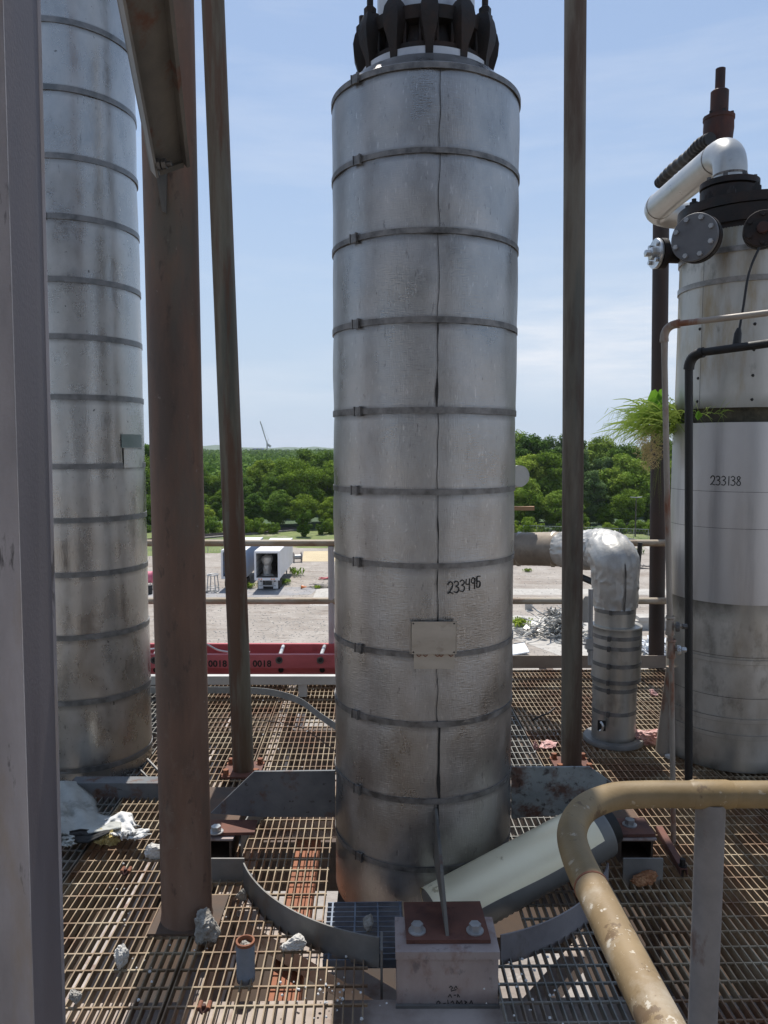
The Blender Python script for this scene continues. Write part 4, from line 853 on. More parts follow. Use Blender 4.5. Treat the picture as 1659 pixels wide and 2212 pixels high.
for s_ in ([(951,2166),(947,2162),(943,2167),(947,2172),(951,2166)], [(957,2168),(963,2167)], [(967,2160),(969,2172)], [(974,2166),(978,2162),(981,2169),(975,2170)], [(986,2171),(987,2161),(992,2168),(997,2161),(999,2171)], [(1003,2162),(1009,2165),(1004,2167),(1010,2171),(1003,2172)], [(1013,2172),(1018,2161),(1022,2171)],
           [(968,2154),(972,2148),(976,2155)], [(980,2150),(985,2150)], [(988,2154),(989,2148),(993,2154)], [(974,2141),(986,2138)], [(970,2134),(974,2130),(978,2134),(974,2138)], [(981,2136),(985,2130),(988,2136)]): stroke(s_)
mb.build('marker_writing', M['marker'], bx, smooth=False)
def hollow_support(x0, x1, z0, z1, Y, L, label, px0, px1):
    s_ = thing('support_beam', label, 'support beam', ((x0+x1)/2,Y,0))
    mb = MB(); th = .009
    mb.box((x0,Y,z1-th),(x1,Y+L,z1)); mb.box((x0,Y,z0),(x1,Y+L,z0+th)); mb.box((x0,Y,z0+th),(x0+th,Y+L,z1-th)); mb.box((x1-th,Y,z0+th),(x1,Y+L,z1-th)); mb.box((x0+th,Y+L*.7,z0+th),(x1-th,Y+L*.7+.01,z1-th)); mb.build('tube', M['beam_dark'], s_, smooth=False)
    mb = MB(); mb.box((x0-.02,Y-.012,z1+.001),(x1+.01,Y+.14,z1+.009)); mb.build('cap_plate', M['lug_box'], s_, smooth=False)
    mb = MB(); mb.box((px0,Y-.125,-.03),(px1,Y-.117,.088)); mb.build('end_plate', M['toe'], s_, smooth=False)
YS = 3.11
a = D(432,1812,YS); b = D(500,1850,YS); hollow_support(a.x-.08, b.x, .002, .103, YS, .5, 'hollow support beam under the left base plate, beside the brown column', D(430,1855,YS-.12).x, D(528,1855,YS-.12).x)
a = D(1338,1822,YS); b = D(1410,1860,YS); hollow_support(a.x, b.x, .002, .103, YS, .5, 'hollow support beam under the right base plate, with a rubble lump at its foot', D(1346,1857,YS-.12).x, D(1432,1857,YS-.12).x)
# curved toe plates round the opening
RX, RY, RR = .168, 3.25, .785
def toe(a0, a1, label, m, z1=.088, z0=-.02):
    mb = MB(); mb.lathe([(RR,z0),(RR,z1),(RR+.006,z1),(RR+.006,z0),(RR,z0)], c=(RX,RY), n=48, a0=a0, a1=a1); return tag(mb.build('curved_toe_plate', m), label, 'toe plate')
toe(R(-68), R(-13.5), 'curved blue-grey toe plate left of the box support', M['toe'])
toe(R(17), R(68), 'curved violet-grey toe plate right of the box support, partly behind the rail', M['toe_purple'])
toe(R(-112), R(-78), 'curved toe plate behind the left support lug', M['toe'])
tag(MB().box((-.012,2.42,-.16),(-.004,2.52,.085)).build('edge_plate', M['toe'], smooth=False), 'small upright plate closing the end of the left curved toe plate', 'plate')
# ---------------------------------------------------------------- fallen jacket pipe
a = D(940,1985,2.74); b = D(1296,1790,3.0); ax = (b-a).normalized(); L = (b-a).length
t = thing('fallen_pipe_jacket', 'cream aluminium pipe jacket lying aslant against the foot of the central column', 'pipe jacket', a)
mb = MB(); n = 64; mb.tube([a+ax*L*i/n for i in range(n+1)], [.109+(.004 if i%2 else 0) for i in range(n+1)], 40); mb.build('ribbed_liner', M['fallen_rib'], t, ang=1.2)
u_ = Vector((0,0,1)); sx = ax.cross(u_).normalized(); uu = sx.cross(ax); mb = MB(); vs = []; K = 26
for i in range(41):
    f = i/40
    for rr_ in (.1135,.1165):
        for j in range(K+1):
            lim0 = R(200)+.05*math.sin(f*9); an = R(14)+.05*math.sin(f*7)+(lim0-R(14))*j/K
            vs.append(a+ax*L*(f*.93)+ (sx*math.cos(an)+uu*math.sin(an))*rr_)
w_ = K+1
mb.add(vs, [q for i in range(40) for j in range(K) for q in ((2*i*w_+j, 2*i*w_+j+1, 2*(i+1)*w_+j+1, 2*(i+1)*w_+j), ((2*i+1)*w_+j, (2*i+3)*w_+j, (2*i+3)*w_+j+1, (2*i+1)*w_+j+1))]
       + [q for i in range(40) for q in ((2*i*w_, (2*i+2)*w_, (2*i+3)*w_, (2*i+1)*w_), (2*i*w_+K, (2*i+1)*w_+K, (2*i+3)*w_+K, (2*i+2)*w_+K))])
mb.build('outer_sheet', M['fallen'], t)
mb = MB(); mb.tube([b-ax*.02, b+ax*.05], .08, 28); mb.build('dark_end', M['black_pipe'], t)

# ================================================================ LEFT COLUMN
LX, LY, LR = -1.655, 4.2, .335
zL = lambda py: D(195, py, LY-LR).z
t = thing('insulated_column', 'tall dull aluminium-clad column at the left, behind the brown steel column', 'process column', (LX,LY,0))
bys = [-260,-110,40,187,335,466,602,726,857,1008,1125,1243,1379,1520,1666]; bz = [zL(y) for y in bys]
courses = [(bz[0]+.5,bz[0])]+list(zip(bz[:-1], bz[1:]))+[(bz[-1], -.03)]
for i, (zt_, zb_) in enumerate(courses):
    mb = MB(); prof = [(LR+(.002 if j == 0 else .0015*math.sin(j/5*math.pi)), zb_+(zt_-zb_)*j/5) for j in range(6)]
    mb.lathe(prof, c=(LX,LY), n=112)
    for v in mb.v:
        a = math.atan2(v.x-LX, -(v.y-LY)); d = .0022*mnoise.noise(Vector((math.sin(a)*2.5+9, math.cos(a)*2.5, v.z*3+i*3))); v.x += d*math.sin(a)*2; v.y -= d*math.cos(a)*2
    mb.build('jacket_section', M['jacket_left'], t)
for i, z in enumerate(bz):
    mb = MB(); h = .0135; mb.lathe([(LR,z-h),(LR+.005,z-h),(LR+.005,z+h),(LR,z+h)], c=(LX,LY), n=112); b = mb.build('band', M['band_light'], t)
    if i in (2,5):
        mb = MB(); th = -.02; d = Vector((math.sin(th),-math.cos(th),0)); s_ = Vector((math.cos(th),math.sin(th),0)); mb.obox(Vector((LX,LY,z))+d*(LR+.008), d*.004, s_*.014, Vector((0,0,.017))); mb.build('buckle', M['band_light'], b, smooth=False)
mb = MB(); z0, z1 = D(300,1008,LY-.15).z, D(300,938,LY-.15).z
mb.lathe([(LR+.003,z0+.1),(LR+.006,z0+.1),(LR+.006,z1),(LR+.003,z1)], c=(LX,LY), n=10, a0=R(58), a1=R(88)); mb.build('label_plate', M['green_label'], t)
mb = MB(); mb.lathe([(LR+.004,z0-.01),(LR+.007,z0-.01),(LR+.007,z0+.098),(LR+.004,z0+.098)], c=(LX,LY), n=10, a0=R(60), a1=R(88)); mb.build('patch', M['jacket_left'], t)
for (pa, pb) in (((318,1640),(345,1668)), ((303,1664),(330,1690))):
    a, b = D(*pa, LY-.2), D(*pb, LY-.3); mb = MB(); mb.bar(a, b, .008, .012); mb.build('gusset', M['toe'], t, smooth=False)
a, b = D(150,1692,3.72), D(470,1744,3.72); mb = MB(); mb.box((a.x,3.72,b.z),(D(350,1700,3.72).x,3.73,a.z)); mb.box((a.x,3.73,a.z-.008),(D(350,1700,3.72).x,3.80,a.z))
tag(mb.build('support_channel', M['plate_blue'], smooth=False), 'rust-pitted blue-grey channel in front of the foot of the left column', 'steel channel')

# ================================================================ STEEL UPRIGHTS
# foreground channel at the left edge
def vert(pxt, pxb, Y):           # world x at top and bottom of the frame
    return D(pxt,0,Y), D(pxb,2212,Y)
t = thing('steel_upright', 'violet-grey steel upright close to the camera at the left edge of the view', 'steel column', (-.6,1.0,0))
YA = 1.0; e_t, e_b = D(8,0,YA), D(75,2212,YA)             # nearest corner
def ext(a, b):
    d = b-a; return a-d*.15, b+d*.35
e_t, e_b = ext(e_t, e_b)
YBK = 1.16; r_t, r_b = ext(D(83,0,YBK), D(138,2212,YBK)); 
wv = Vector((-.16,.045,0))
mb = MB(); mb.add([e_t, e_b, r_b, r_t], []); mb.hexa([e_b, r_b, r_b+wv, e_b+wv, e_t, r_t, r_t+wv, e_t+wv]); mb.build('web', M['purple_steel'], t, smooth=False)
mb = MB(); mb.tube([r_t+Vector((-.005,-.002,0)), r_b+Vector((-.005,-.002,0))], .0085, 14); mb.build('rounded_edge', M['pale_steel'], t)  # pale colour stands in for the edge highlight
mb = MB(); o_ = Vector((.0015,-.006,0)); mb.hexa([e_b+o_, e_b+wv+o_, e_b+wv, e_b, e_t+o_, e_t+wv+o_, e_t+wv, e_t]); mb.build('flange', M['pale_steel'], t, smooth=False)
# brown column
BX, BY, BR = -.734, 2.73, .0915
t = thing('steel_column', 'thick round rusty brown steel column left of centre', 'steel column', (BX,BY,0))
mb = MB(); mb.tube([(BX,BY,.01),(BX,BY,.03),(BX,BY,2),(BX,BY,4),(BX,BY,6)], [BR+.004,BR,BR,BR,BR], 48); mb.build('shaft', M['rust_column'], t)
mb = MB(); mb.box((BX-.115,BY-.11,.002),(BX+.13,BY+.13,.010)); mb.build('base_plate', M['beam_dark'], t, smooth=False)
# gusset and diagonal channel
gs = [D(308,240,2.62), D(322,290,2.62), D(350,455,2.63), D(358,460,2.63), D(360,350,2.63), D(345,240,2.62)]
mb = MB(); mb.prism(gs, (.004,.05,0)); mb.build('gusset', M['dark_channel'], t, smooth=False)
t = thing('diagonal_channel', 'dark steel channel brace bolted to the top of the brown column', 'channel brace', tuple(D(375,358,2.55)))
A0, A1, B0, B1 = D(338,385,2.55), D(411,360,2.60), D(265,0,2.05), D(372,-20,2.10)
def extn(a, b, k=.35): return b+(b-a)*k
B0, B1 = extn(A0,B0), extn(A1,B1)
nv = (B0-A0).cross(A1-A0).normalized(); nv = nv if nv.y > 0 else -nv
ex = (A1-A0).normalized()
mb = MB(); mb.hexa([A0+nv*.03, A1+nv*.03, A1+nv*.04, A0+nv*.04, B0+nv*.03, B1+nv*.03, B1+nv*.04, B0+nv*.04]); mb.build('web', M['dark_channel'], t, smooth=False)
mb = MB(); mb.hexa([A0, A0+ex*.008, A0+ex*.008+nv*.03, A0+nv*.03, B0, B0+ex*.008, B0+ex*.008+nv*.03, B0+nv*.03]); mb.build('flange', M['toe'], t, smooth=False)
mb = MB(); mb.hexa([A1-ex*.012, A1, A1+nv*.03, A1-ex*.012+nv*.03, B1-ex*.012, B1, B1+nv*.03, B1-ex*.012+nv*.03]); mb.build('flange', M['dark_channel'], t, smooth=False)
mb = MB(); mb.bar(A0+ex*.02+nv*.018, A1-ex*.014+nv*.018, .02, .006, up=tuple(nv)); mb.build('end_lip', M['dark_channel'], t, smooth=False)
for (px,py) in ((328,245),(338,300),(350,355)):
    c_ = D(px,py,2.52); mb = MB(); mb.lathe([(.017,0),(.017,.014),(.001,.014)], n=6, axis=(1,0,.1), org=c_); mb.lathe([(.008,.014),(.008,.03),(.001,.031)], n=10, axis=(1,0,.1), org=c_); mb.lathe([(.019,-.016),(.019,-.004)], n=6, axis=(1,0,.1), org=c_, cap=True); mb.build('bolt', M['bolt_dark'], t)
# two slender rusty pipes
def upright(pt, pb, Y, r, m, label, bolts, tilt_top=0):
    top, bot = D(*pt, Y), G(*pb, .0); bot = Vector((D(pb[0],pb[1],Y).x, Y, .012)); d = bot-top
    t = thing('rusty_pipe_column', label, 'pipe column', bot)
    mb = MB(); mb.tube([top-d*.4, top, bot+Vector((0,0,0))], r, 32); mb.build('shaft', m, t)
    mb = MB(); mb.box((bot.x-.1,Y-.1,.002),(bot.x+.1,Y+.1,.013)); pl = mb.build('base_plate', M['red_plate'], t, smooth=False)
    for dx, dy in ((.08,.07),(-.08,-.075),(-.08,.07),(.08,-.07)):
        mb = MB(); mb.hexbolt((bot.x+dx,Y+dy,.013), (0,0,1), .016, .03); mb.build('bolt', M['orange_rust'], pl)
upright((460,0), (526,1672), 4.03, .0565, M['rust_pipe'], 'slender leaning rusty pipe column between the brown column and the central column', 0)
upright((1243,0), (1234,1652), 4.10, .0555, M['rust_pipe_light'], 'slender rust-streaked pipe column right of the central column', 0)

# ================================================================ WRAPPED ELBOW PIPE
YE = 4.47; ecx = D(1327,1500,YE).x
zE = lambda py: D(1325, py, YE-.12).z
t = thing('wrapped_pipe', 'insulated pipe rising from the grating into a crinkled foil elbow right of centre', 'insulated pipe', (ecx,YE,0))
mb = MB(); mb.lathe([(.001,.03),(.17,.03),(.175,.022),(.175,.004),(.1,.004)], c=(ecx,YE), n=48); mb.build('base_flange', M['toe'], t)
secs = [(zE(1610)+.01, zE(1475), .122), (zE(1475), zE(1362), .143)]
mb = MB(); mb.lathe([(.124,.03),(.124,secs[0][1])], c=(ecx,YE), n=150, ribs=.003); mb.build('lower_jacket', M['corrugated'], t, ang=1.2)
mb = MB(); mb.lathe([(.137,secs[0][1]-.01),(.140,secs[1][1])], c=(ecx+.005,YE), n=170, ribs=.003); mb.build('upper_jacket', M['corrugated'], t, ang=1.2)
mb = MB(); mb.lathe([(.143,secs[1][1]),(.143,secs[1][1]+.008),(.1,secs[1][1]+.012)], c=(ecx+.005,YE), n=60); mb.build('jacket_cap', M['corrugated'], t)
mb = MB(); mb.lathe([(.112,secs[1][1]),(.112,zE(1318))], c=(ecx-.01,YE), n=140, ribs=.003); mb.build('neck_jacket', M['corrugated'], t, ang=1.2)
for py, r in ((1380,.1435),(1402,.1435),(1440,.1435),(1475,.143),(1495,.128),(1545,.128),(1325,.118)):
    z = zE(py); mb = MB(); mb.lathe([(r-.004,z-.011),(r,z-.011),(r,z+.011),(r-.004,z+.011)], c=(ecx+(.005 if py < 1480 and py > 1330 else (-.01 if py < 1330 else 0)),YE), n=80); b = mb.build('band', M['band_light'], t)
    mb = MB(); th = -.55; d = Vector((math.sin(th),-math.cos(th),0)); mb.obox(Vector((ecx,YE,z))+d*(r+.006), d*.007, Vector((-d.y,d.x,0))*.008, Vector((0,0,.014))); mb.build('buckle', M['bolt_dark'], b, smooth=False)
a = D(1300,1568,YE-.125); mb = MB(); mb.obox(a+Vector((0,.004,0)), (.022,-.006,0), (.001,.004,0), (0,0,.03)); mb.build('opening', M['dark_gap'], t, smooth=False)
mb = MB(); mb.tube(smooth_path([a+Vector((-.008,-.004,.026)),a+Vector((.0,-.022,.01)),a+Vector((-.002,-.018,-.015)),a+Vector((-.012,-.006,-.028))],4), .007, 8); mb.build('valve_handle', M['silver'], t)
# foil elbow going back and to the left, then up behind the central column
el = [Vector((ecx-.012,YE,zE(1320))), Vector((ecx-.012,YE,zE(1262))), Vector((ecx-.022,YE+.01,zE(1215))), D(1303,1190,YE+.16)+Vector((0,0,.0)), D(1258,1188,4.78), D(1220,1187,4.95)]
pp = smooth_path(el, 12)
def crink(i, j, n):
    f = i/len(pp); a = 2*math.pi*j/n; v = Vector((math.cos(a)*2.2, math.sin(a)*2.2, f*7)); return 1 + .07*mnoise.noise(v) + .06*(1-abs(mnoise.noise(v*1.9)))**4 + .03*(1-abs(mnoise.noise(v*4.1)))**4 - .04
rs = [.122+.016*math.sin(min(1,i/(len(pp)*.75))*math.pi)**1 - .02*max(0,(i/len(pp)-.7)) for i in range(len(pp))]
mb = MB(); mb.tube(pp, rs, 72, rf=crink); mb.build('foil_elbow', M['foil'], t)
mb = MB(); sp = [p+Vector((-.004,-1,0)).normalized()*(r_+.004) for p, r_ in zip(pp[:26], rs[:26])]; sp = [Vector((s_.x+.02, s_.y, s_.z)) for s_ in sp]; mb.tube(sp, .0035, 6); mb.build('foil_seam', M['band'], t)
hp = [pp[-2], D(1190,1186,5.05), D(1107,1186,5.32), D(1060,1186,5.45), D(1030,1160,5.5), D(1030,1060,5.5)]
hp2 = smooth_path(hp, 16); mb = MB(); mb.tube(hp2, [.112+(.0016 if i%2 else 0) for i in range(len(hp2))], 40); mb.build('horizontal_jacket', M['corr_brown'], t, ang=1.2)
for px, Y in ((1122,5.27),(1196,5.03)):
    c_ = D(px,1186,Y); mb = MB(); mb.lathe([(.113,-.012),(.119,-.012),(.119,.012),(.113,.012)], n=40, axis=(-.9,.3,0), org=c_); mb.build('band', M['corrugated'], t)
mb = MB(); mb.tube(smooth_path([D(1085,1180,5.5),D(1082,1075,5.5),D(1100,1035,5.45),D(1114,1030,5.35),D(1122,1028,5.28)],6), .074, 28, rf=lambda i,j,n: 1+.05*mnoise.noise(Vector((i*.4,j*.3,0)))); 
tag(mb.build('foil_pipe_end', M['foil']), 'crinkled foil pipe end peeping out right of the central column', 'pipe')
a = D(1098,1098,5.2); b = D(1154,1098,5.15); mb = MB(); mb.bar(a-Vector((.25,0,0)), b, .04, .026); tag(mb.build('wood_plank', M['wood'], smooth=False), 'short raw wood plank sticking out right of the central column', 'plank')
# conduit with junction box and sign plate
t = thing('conduit', 'thin grey upright conduit with a small box, beside the wrapped elbow pipe', 'conduit', D(1275,1430,4.25))
mb = MB(); mb.tube([D(1276,1272,4.25), D(1275,1436,4.25)], .0135, 12); mb.build('pipe', M['galv'], t)
mb = MB(); c_ = D(1272,1390,4.24); mb.obox(c_, (.02,0,0), (0,.018,0), (0,0,.03)); mb.lathe([(.018,-.05),(.018,-.035)], n=12, axis=(0,0,1), org=c_+Vector((.008,0,.0)), cap=True); mb.tube([c_+Vector((-.02,-.01,0)), c_+Vector((-.038,-.012,0))], .007, 8); mb.build('junction_box', M['galv'], t, smooth=False)
mb = MB(); mb.prism([D(1259,1296,4.3),D(1264,1288,4.3),D(1271,1288,4.3),D(1271,1345,4.3),D(1259,1345,4.3)], (0,.004,0)); mb.build('sign_back', M['alu_beam'], t, smooth=False)
mb = MB(); mb.tube([D(1240,1240,4.7), D(1280,1257,4.55)], .02, 10); tag(mb.build('black_rod', M['black_pipe']), 'short black rod beside the inner bend of the foil elbow', 'rod')

# ================================================================ RIGHT TANK
TX, TY, TR = 1.985, 4.331, .34
zT = lambda py: D(1449, py, 4.45).z
def th_for(px, py):
    best = min(range(-900,300), key=lambda q: abs(((TX+TR*math.sin(q/10*math.pi/180))/((TY-TR*math.cos(q/10*math.pi/180))*math.cos(PITCH)+(EYE.z-zT(py))*math.sin(PITCH)))*FPX+CX-px))
    return best/10*math.pi/180
t = thing('clad_tank', 'large metal-clad tank with number 233138 and a black bolted flange at the right', 'tank', (TX,TY,0))
z_low0, z_sm0, z_sm1 = .0, zT(1272), zT(917); z_up0, z_up1 = zT(888), zT(532)
mb = MB(); mb.lathe([(TR,.004),(TR,z_sm0)], c=(TX,TY), n=300, ribs=.0025); mb.build('lower_cladding', M['corrugated'], t, ang=1.2)
mb = MB(); mb.lathe([(TR+.004,z_sm0-.004),(TR+.005,z_sm1)], c=(TX,TY), n=140); mb.build('smooth_cladding', M['smooth_tank'], t)
mb = MB(); mb.lathe([(TR+.003,z_sm1),(TR-.025,z_sm1),(TR-.025,z_up0),(TR-.005,z_up0)], c=(TX,TY), n=100); mb.build('gap_ring', M['gap_fill'], t)
mb = MB(); mb.lathe([(TR-.003,z_up0),(TR-.006,z_up1)], c=(TX,TY), n=300, ribs=.0025); mb.build('upper_cladding', M['corr_tank'], t, ang=1.2)
for py in (1385,1500,1532,1650):
    z = zT(py); mb = MB(); mb.lathe([(TR,z-.013),(TR+.006,z-.013),(TR+.006,z+.013),(TR,z+.013)], c=(TX,TY), n=120); mb.build('band', M['corrugated'], t)
for py in (576,636):
    z = zT(py); mb = MB(); mb.lathe([(TR-.006,z-.014),(TR+.004,z-.014),(TR+.004,z+.014),(TR-.006,z+.014)], c=(TX,TY), n=120); mb.build('band', M['band_tank'], t)
mb = MB()
for z0_, z1_, th in ((z_up0+.01, z_up1, th_for(1517,700)), (z_sm0, z_sm1, R(-80))):
    mb.lathe([(TR+.001,z0_),(TR+.001,z1_)], c=(TX,TY), n=2, a0=th, a1=th+.006)
for py in (1050,1122,1452,1372): z = zT(py)-.01; mb.lathe([(TR+.0058,z),(TR+.0058,z+.0018)], c=(TX,TY), n=100)
mb.build('sheet_seam', M['dark_gap'], t)
for py in (715,765,815,862):
    for th in (th_for(1512,700), th_for(1632,700)):
        mb = MB(); mb.lathe([(.009,0),(.006,.006),(.001,.007)], n=8, axis=(math.sin(th),-math.cos(th),0), org=(TX+(TR-.004)*math.sin(th), TY-(TR-.004)*math.cos(th), zT(py)-.03)); mb.build('rivet', M['dark_gap'], t)
writing_on_cylinder('233138', TX, TY, TR+.005, th_for(1536,1025), zT(1025)-.018, .047, 'marker_number', t, wd=.0046, slope=.0, gap=.95)
# flanges on top
zf0, zf1 = zT(510), zT(468)
mb = MB(); mb.lathe([(TR-.02,z_up1-.02),(TR-.004,z_up1),(TR-.004,zf0-.03),(TR+.012,zf0-.03),(TR+.014,(zf0+zf1)/2-.004),(TR-.0,(zf0+zf1)/2-.004),(TR-.0,(zf0+zf1)/2+.004),(TR+.016,(zf0+zf1)/2+.004),(TR+.016,zf1),(.001,zf1)], c=(TX,TY), n=120); mb.build('main_flange', M['black_iron'], t)
for k in range(16):
    a = k*math.pi/8+.1; p = Vector((TX+(TR-.035)*math.sin(a), TY-(TR-.035)*math.cos(a), zf1)); mb = MB(); mb.lathe([(.024,0),(.024,.032),(.013,.034),(.013,.05),(.001,.052)], n=6, axis=(0,0,1), org=p); mb.build('bolt', M['black_iron'], t)
NX, NY = D(1576,400,4.33).x, 4.33; zn = D(1576,393,4.33).z; zn = max(zn, zf1+.1)
mb = MB(); mb.lathe([(.12,zf1),(.12,zf1+.03),(.15,zf1+.04),(.15,zn-.05),(.13,zn-.048),(.13,zn-.04),(.152,zn-.038),(.152,zn-.008),(.08,zn-.006)], c=(NX,NY), n=64); nf = mb.build('nozzle_flange', M['black_iron'], t)
mb = MB()
for k in range(8): a = k*math.pi/4+.2; mb.hexbolt((NX+.125*math.sin(a), NY-.125*math.cos(a), zn-.006), (0,0,1), .013, .02)
mb.build('bolt', M['bolt_dark'], nf)
zp = D(1576,335,4.33).z
# silver overhead pipe
pt = thing('overhead_pipe', 'silver pipe bending over the top of the right-hand tank', 'pipe', (NX,NY,zn))
bend = arc((NX,NY,zp-.1),(NX,NY,zp+.045),(NX,NY+.17,zp+.045),10); far = Vector((NX-.02,5.36,zp+.045))
path = [Vector((NX,NY,zn-.005))]+bend+[far]+arc(far,far+Vector((0,.16,0)),far+Vector((.18,.16,-.02)),8)[1:]+[far+Vector((1.2,.16,-.02))]
mb = MB(); mb.tube(path, .0875, 40); mb.build('pipe', M['silver_pipe'], pt)
for p_, ax_ in ((Vector((NX,NY,zp-.11)),(0,0,1)), (Vector((NX,NY+.18,zp+.045)),(0,1,0)), (far,(0,1,0))):
    mb = MB(); mb.lathe([(.086,-.008),(.0892,-.004),(.0892,.004),(.086,.008)], n=40, axis=ax_, org=p_); mb.build('weld', M['weld'], pt)
# valve stack
vp = D(1552,280,4.95); t2 = thing('relief_valve', 'rusty red relief valve stack standing behind the silver elbow', 'valve', vp)
def lat(prof, nm, m=M['rust_valve'], n=28, par=t2):
    mb = MB(); mb.lathe(prof, c=(vp.x,vp.y), n=n)
    for v in mb.v: v.z += vp.z
    return mb.build(nm, m, par)
s1 = 4.75/FPX
lat([(.03,-.45),(.08,-.1),(.09,0),(.088,.05),(.093,.055),(.093,.075),(.06,.08)], 'body')
lat([(.053,.07),(.053,.225),(.045,.232),(.03,.234)], 'bonnet'); lat([(.029,.22),(.029,.36),(.001,.362)], 'stem')
mb = MB()
for k in range(6): a = k*math.pi/3; mb.hexbolt((vp.x+.075*math.sin(a), vp.y-.075*math.cos(a), vp.z+.075), (0,0,1), .011, .02)
mb.build('bolt', M['black_iron'], t2)
mb = MB(); hp_ = smooth_path([D(1535,300,4.85),D(1512,312,4.95),D(1490,335,5.1),D(1450,368,5.4),D(1425,395,5.6)], 14); mb.tube(hp_, [.032+(.008 if i%4 < 2 else 0) for i in range(len(hp_))], 24)
tag(mb.build('flexible_hose', M['black_pipe'], ang=.5), 'dark corrugated flexible hose running behind the silver overhead pipe', 'hose')
# blind flange and others on the tank wall
def flange(c, ax, r, th, m, nm, nb, br, rb, back=True, par=t):
    c = Vector(c); ax = Vector(ax).normalized()
    mb = MB(); mb.lathe([(r*.97,0),(r,.004),(r,th),(r*.985,th+.002),(.001,th+.002)], n=56, axis=ax, org=c); f = mb.build(nm, m, par)
    if back:
        mb = MB(); mb.lathe([(r*.6,-.14),(r*.6,-.04),(r*1.02,-.038),(r*1.02,-.004),(r*.6,-.002)], n=48, axis=ax, org=c); mb.build('nozzle', M['black_iron'], par)
    ref = Vector((0,0,1)); X = ax.cross(ref).normalized(); Yv = ax.cross(X)
    for k in range(nb):
        a = 2*math.pi*(k+.5)/nb; mb = MB(); mb.hexbolt(c+ax*(th+.002)+(X*math.cos(a)+Yv*math.sin(a))*br, ax, rb, rb*1.2, washer=False); mb.build('bolt', M['bolt'] if m == M['blind'] else M['black_iron'] if m != M['silver'] else M['silver'], f)
    return f
flange(D(1503,514,3.95), (-.70,-.71,0), .117, .022, M['blind'], 'blind_flange', 8, .095, .0125)
c2 = D(1647,496,3.80); f2 = flange(c2, (-.38,-.92,0), .085, .03, M['black_iron'], 'side_flange', 6, .066, .012)
mb = MB(); mb.lathe([(.028,.03),(.028,.05),(.024,.054),(.001,.054)], n=24, axis=(-.38,-.92,0), org=c2); mb.build('plug', M['rust_valve'], f2)
c3 = D(1421,548,4.46); f3 = flange(c3, (-.99,-.12,0), .083, .018, M['silver'], 'small_flange', 4, .06, .013)
mb = MB(); axn = Vector((-.99,-.12,0)).normalized(); mb.lathe([(.036,.02),(.036,.045),(.02,.05),(.02,.075),(.012,.078),(.001,.078)], n=6, axis=axn, org=c3); mb.tube([c3-axn*.04, c3-axn*.22], .03, 14); mb.build('hex_plug', M['silver'], f3)
# cable from the side flange to the black pipe
ca = D(1640,535,3.76); cb = D(1596,718,3.70)
mb = MB(); mb.tube(smooth_path([ca, ca.lerp(cb,.3)+Vector((-.02,0,0)), ca.lerp(cb,.7)+Vector((-.008,0,0)), cb],6), .006, 8); mb.tube([cb+Vector((0,0,.02)), cb+Vector((-.004,0,-.005)), cb+Vector((-.01,0,-.075))], [.009,.017,.02], 12)
tag(mb.build('cable', M['black_pipe']), 'black cable with a plug hanging in front of the right-hand tank', 'cable')
# black pipe in front of the tank
a = D(1489,1655,3.97); a.y = 3.85; a.x = D(1489,1655,3.85).x; top = D(1489,765,3.85); rr_ = D(1659,742,3.55)
c_ = thing('black_pipe', 'black painted pipe standing in front of the right-hand tank, turning right', 'pipe', (a.x,a.y,.0))
dr = (rr_-top).normalized()
mb = MB(); mb.tube([Vector((a.x,a.y,.0)), top-Vector((0,0,.07))], .0195, 16); mb.tube([top+dr*.07, rr_+dr*1.2], .0195, 16); mb.build('pipe', M['black_pipe'], c_)
mb = MB(); mb.tube(arc(top-Vector((0,0,.075)), top, top+dr*.075, 8), .0255, 16); mb.build('elbow', M['black_pipe'], c_)
# tan pipe with valves
top = D(1434,703,3.3); a = D(1455,1826,3.3); v1 = D(1447,1352,3.3); v2 = D(1450,1402,3.3); rr_ = D(1659,676,3.02); dr = (rr_-top).normalized(); dn = (v1-top).normalized()
c_ = thing('thin_pipe', 'thin rusty tan pipe with two small valves in front of the right-hand tank', 'pipe', (a.x,a.y,0))
mb = MB(); mb.tube([top+dn*.05, v1], .0125, 14); mb.tube([top+dr*.05, rr_+dr*1.5], .0125, 14); mb.tube([v1, v2, a], .0115, 14); mb.build('pipe', M['tan_pipe'], c_)
mb = MB(); mb.tube(arc(top+dn*.06, top, top+dr*.06, 8), .0175, 14); mb.lathe([(.0185,.055),(.0185,.068)], n=14, axis=dr, org=top, cap=True); mb.lathe([(.0185,.055),(.0185,.068)], n=14, axis=dn, org=top, cap=True); mb.build('elbow', M['tan_pipe'], c_)
for v_, m_, ln in ((v1,'bolt_dark',.07),(v2,'silver',.06)):
    mb = MB(); mb.lathe([(.018,-.04),(.02,-.035),(.016,-.01),(.016,.03),(.02,.035),(.018,.045)], n=14, axis=(0,0,1), org=v_); mb.tube([v_, v_+Vector((ln,-.01,0))], .008, 10); vb = mb.build('valve', M['tan_pipe'], c_)
    mb = MB(); mb.lathe([(.001,.02),(.02,.02),(.022,.028),(.02,.036),(.001,.036)], n=10, axis=(1,-.3,0), org=v_+Vector((0,-.01,0))); mb.lathe([(.012,ln-.02),(.012,ln)], n=6, axis=(1,0,0), org=v_+Vector((0,-.01,0)), cap=True); mb.build('handwheel', M[m_], vb)
# orange-stained sleeve left of the tank foot
mb = MB(); mb.tube([D(1447,1440,4.3), D(1436,1600,4.3), D(1434,1635,4.3)], [.02,.045,.05], 20); tag(mb.build('stained_sleeve', M['tan_pipe']), 'rust-stained sleeve at the left foot of the right-hand tank', 'sleeve')

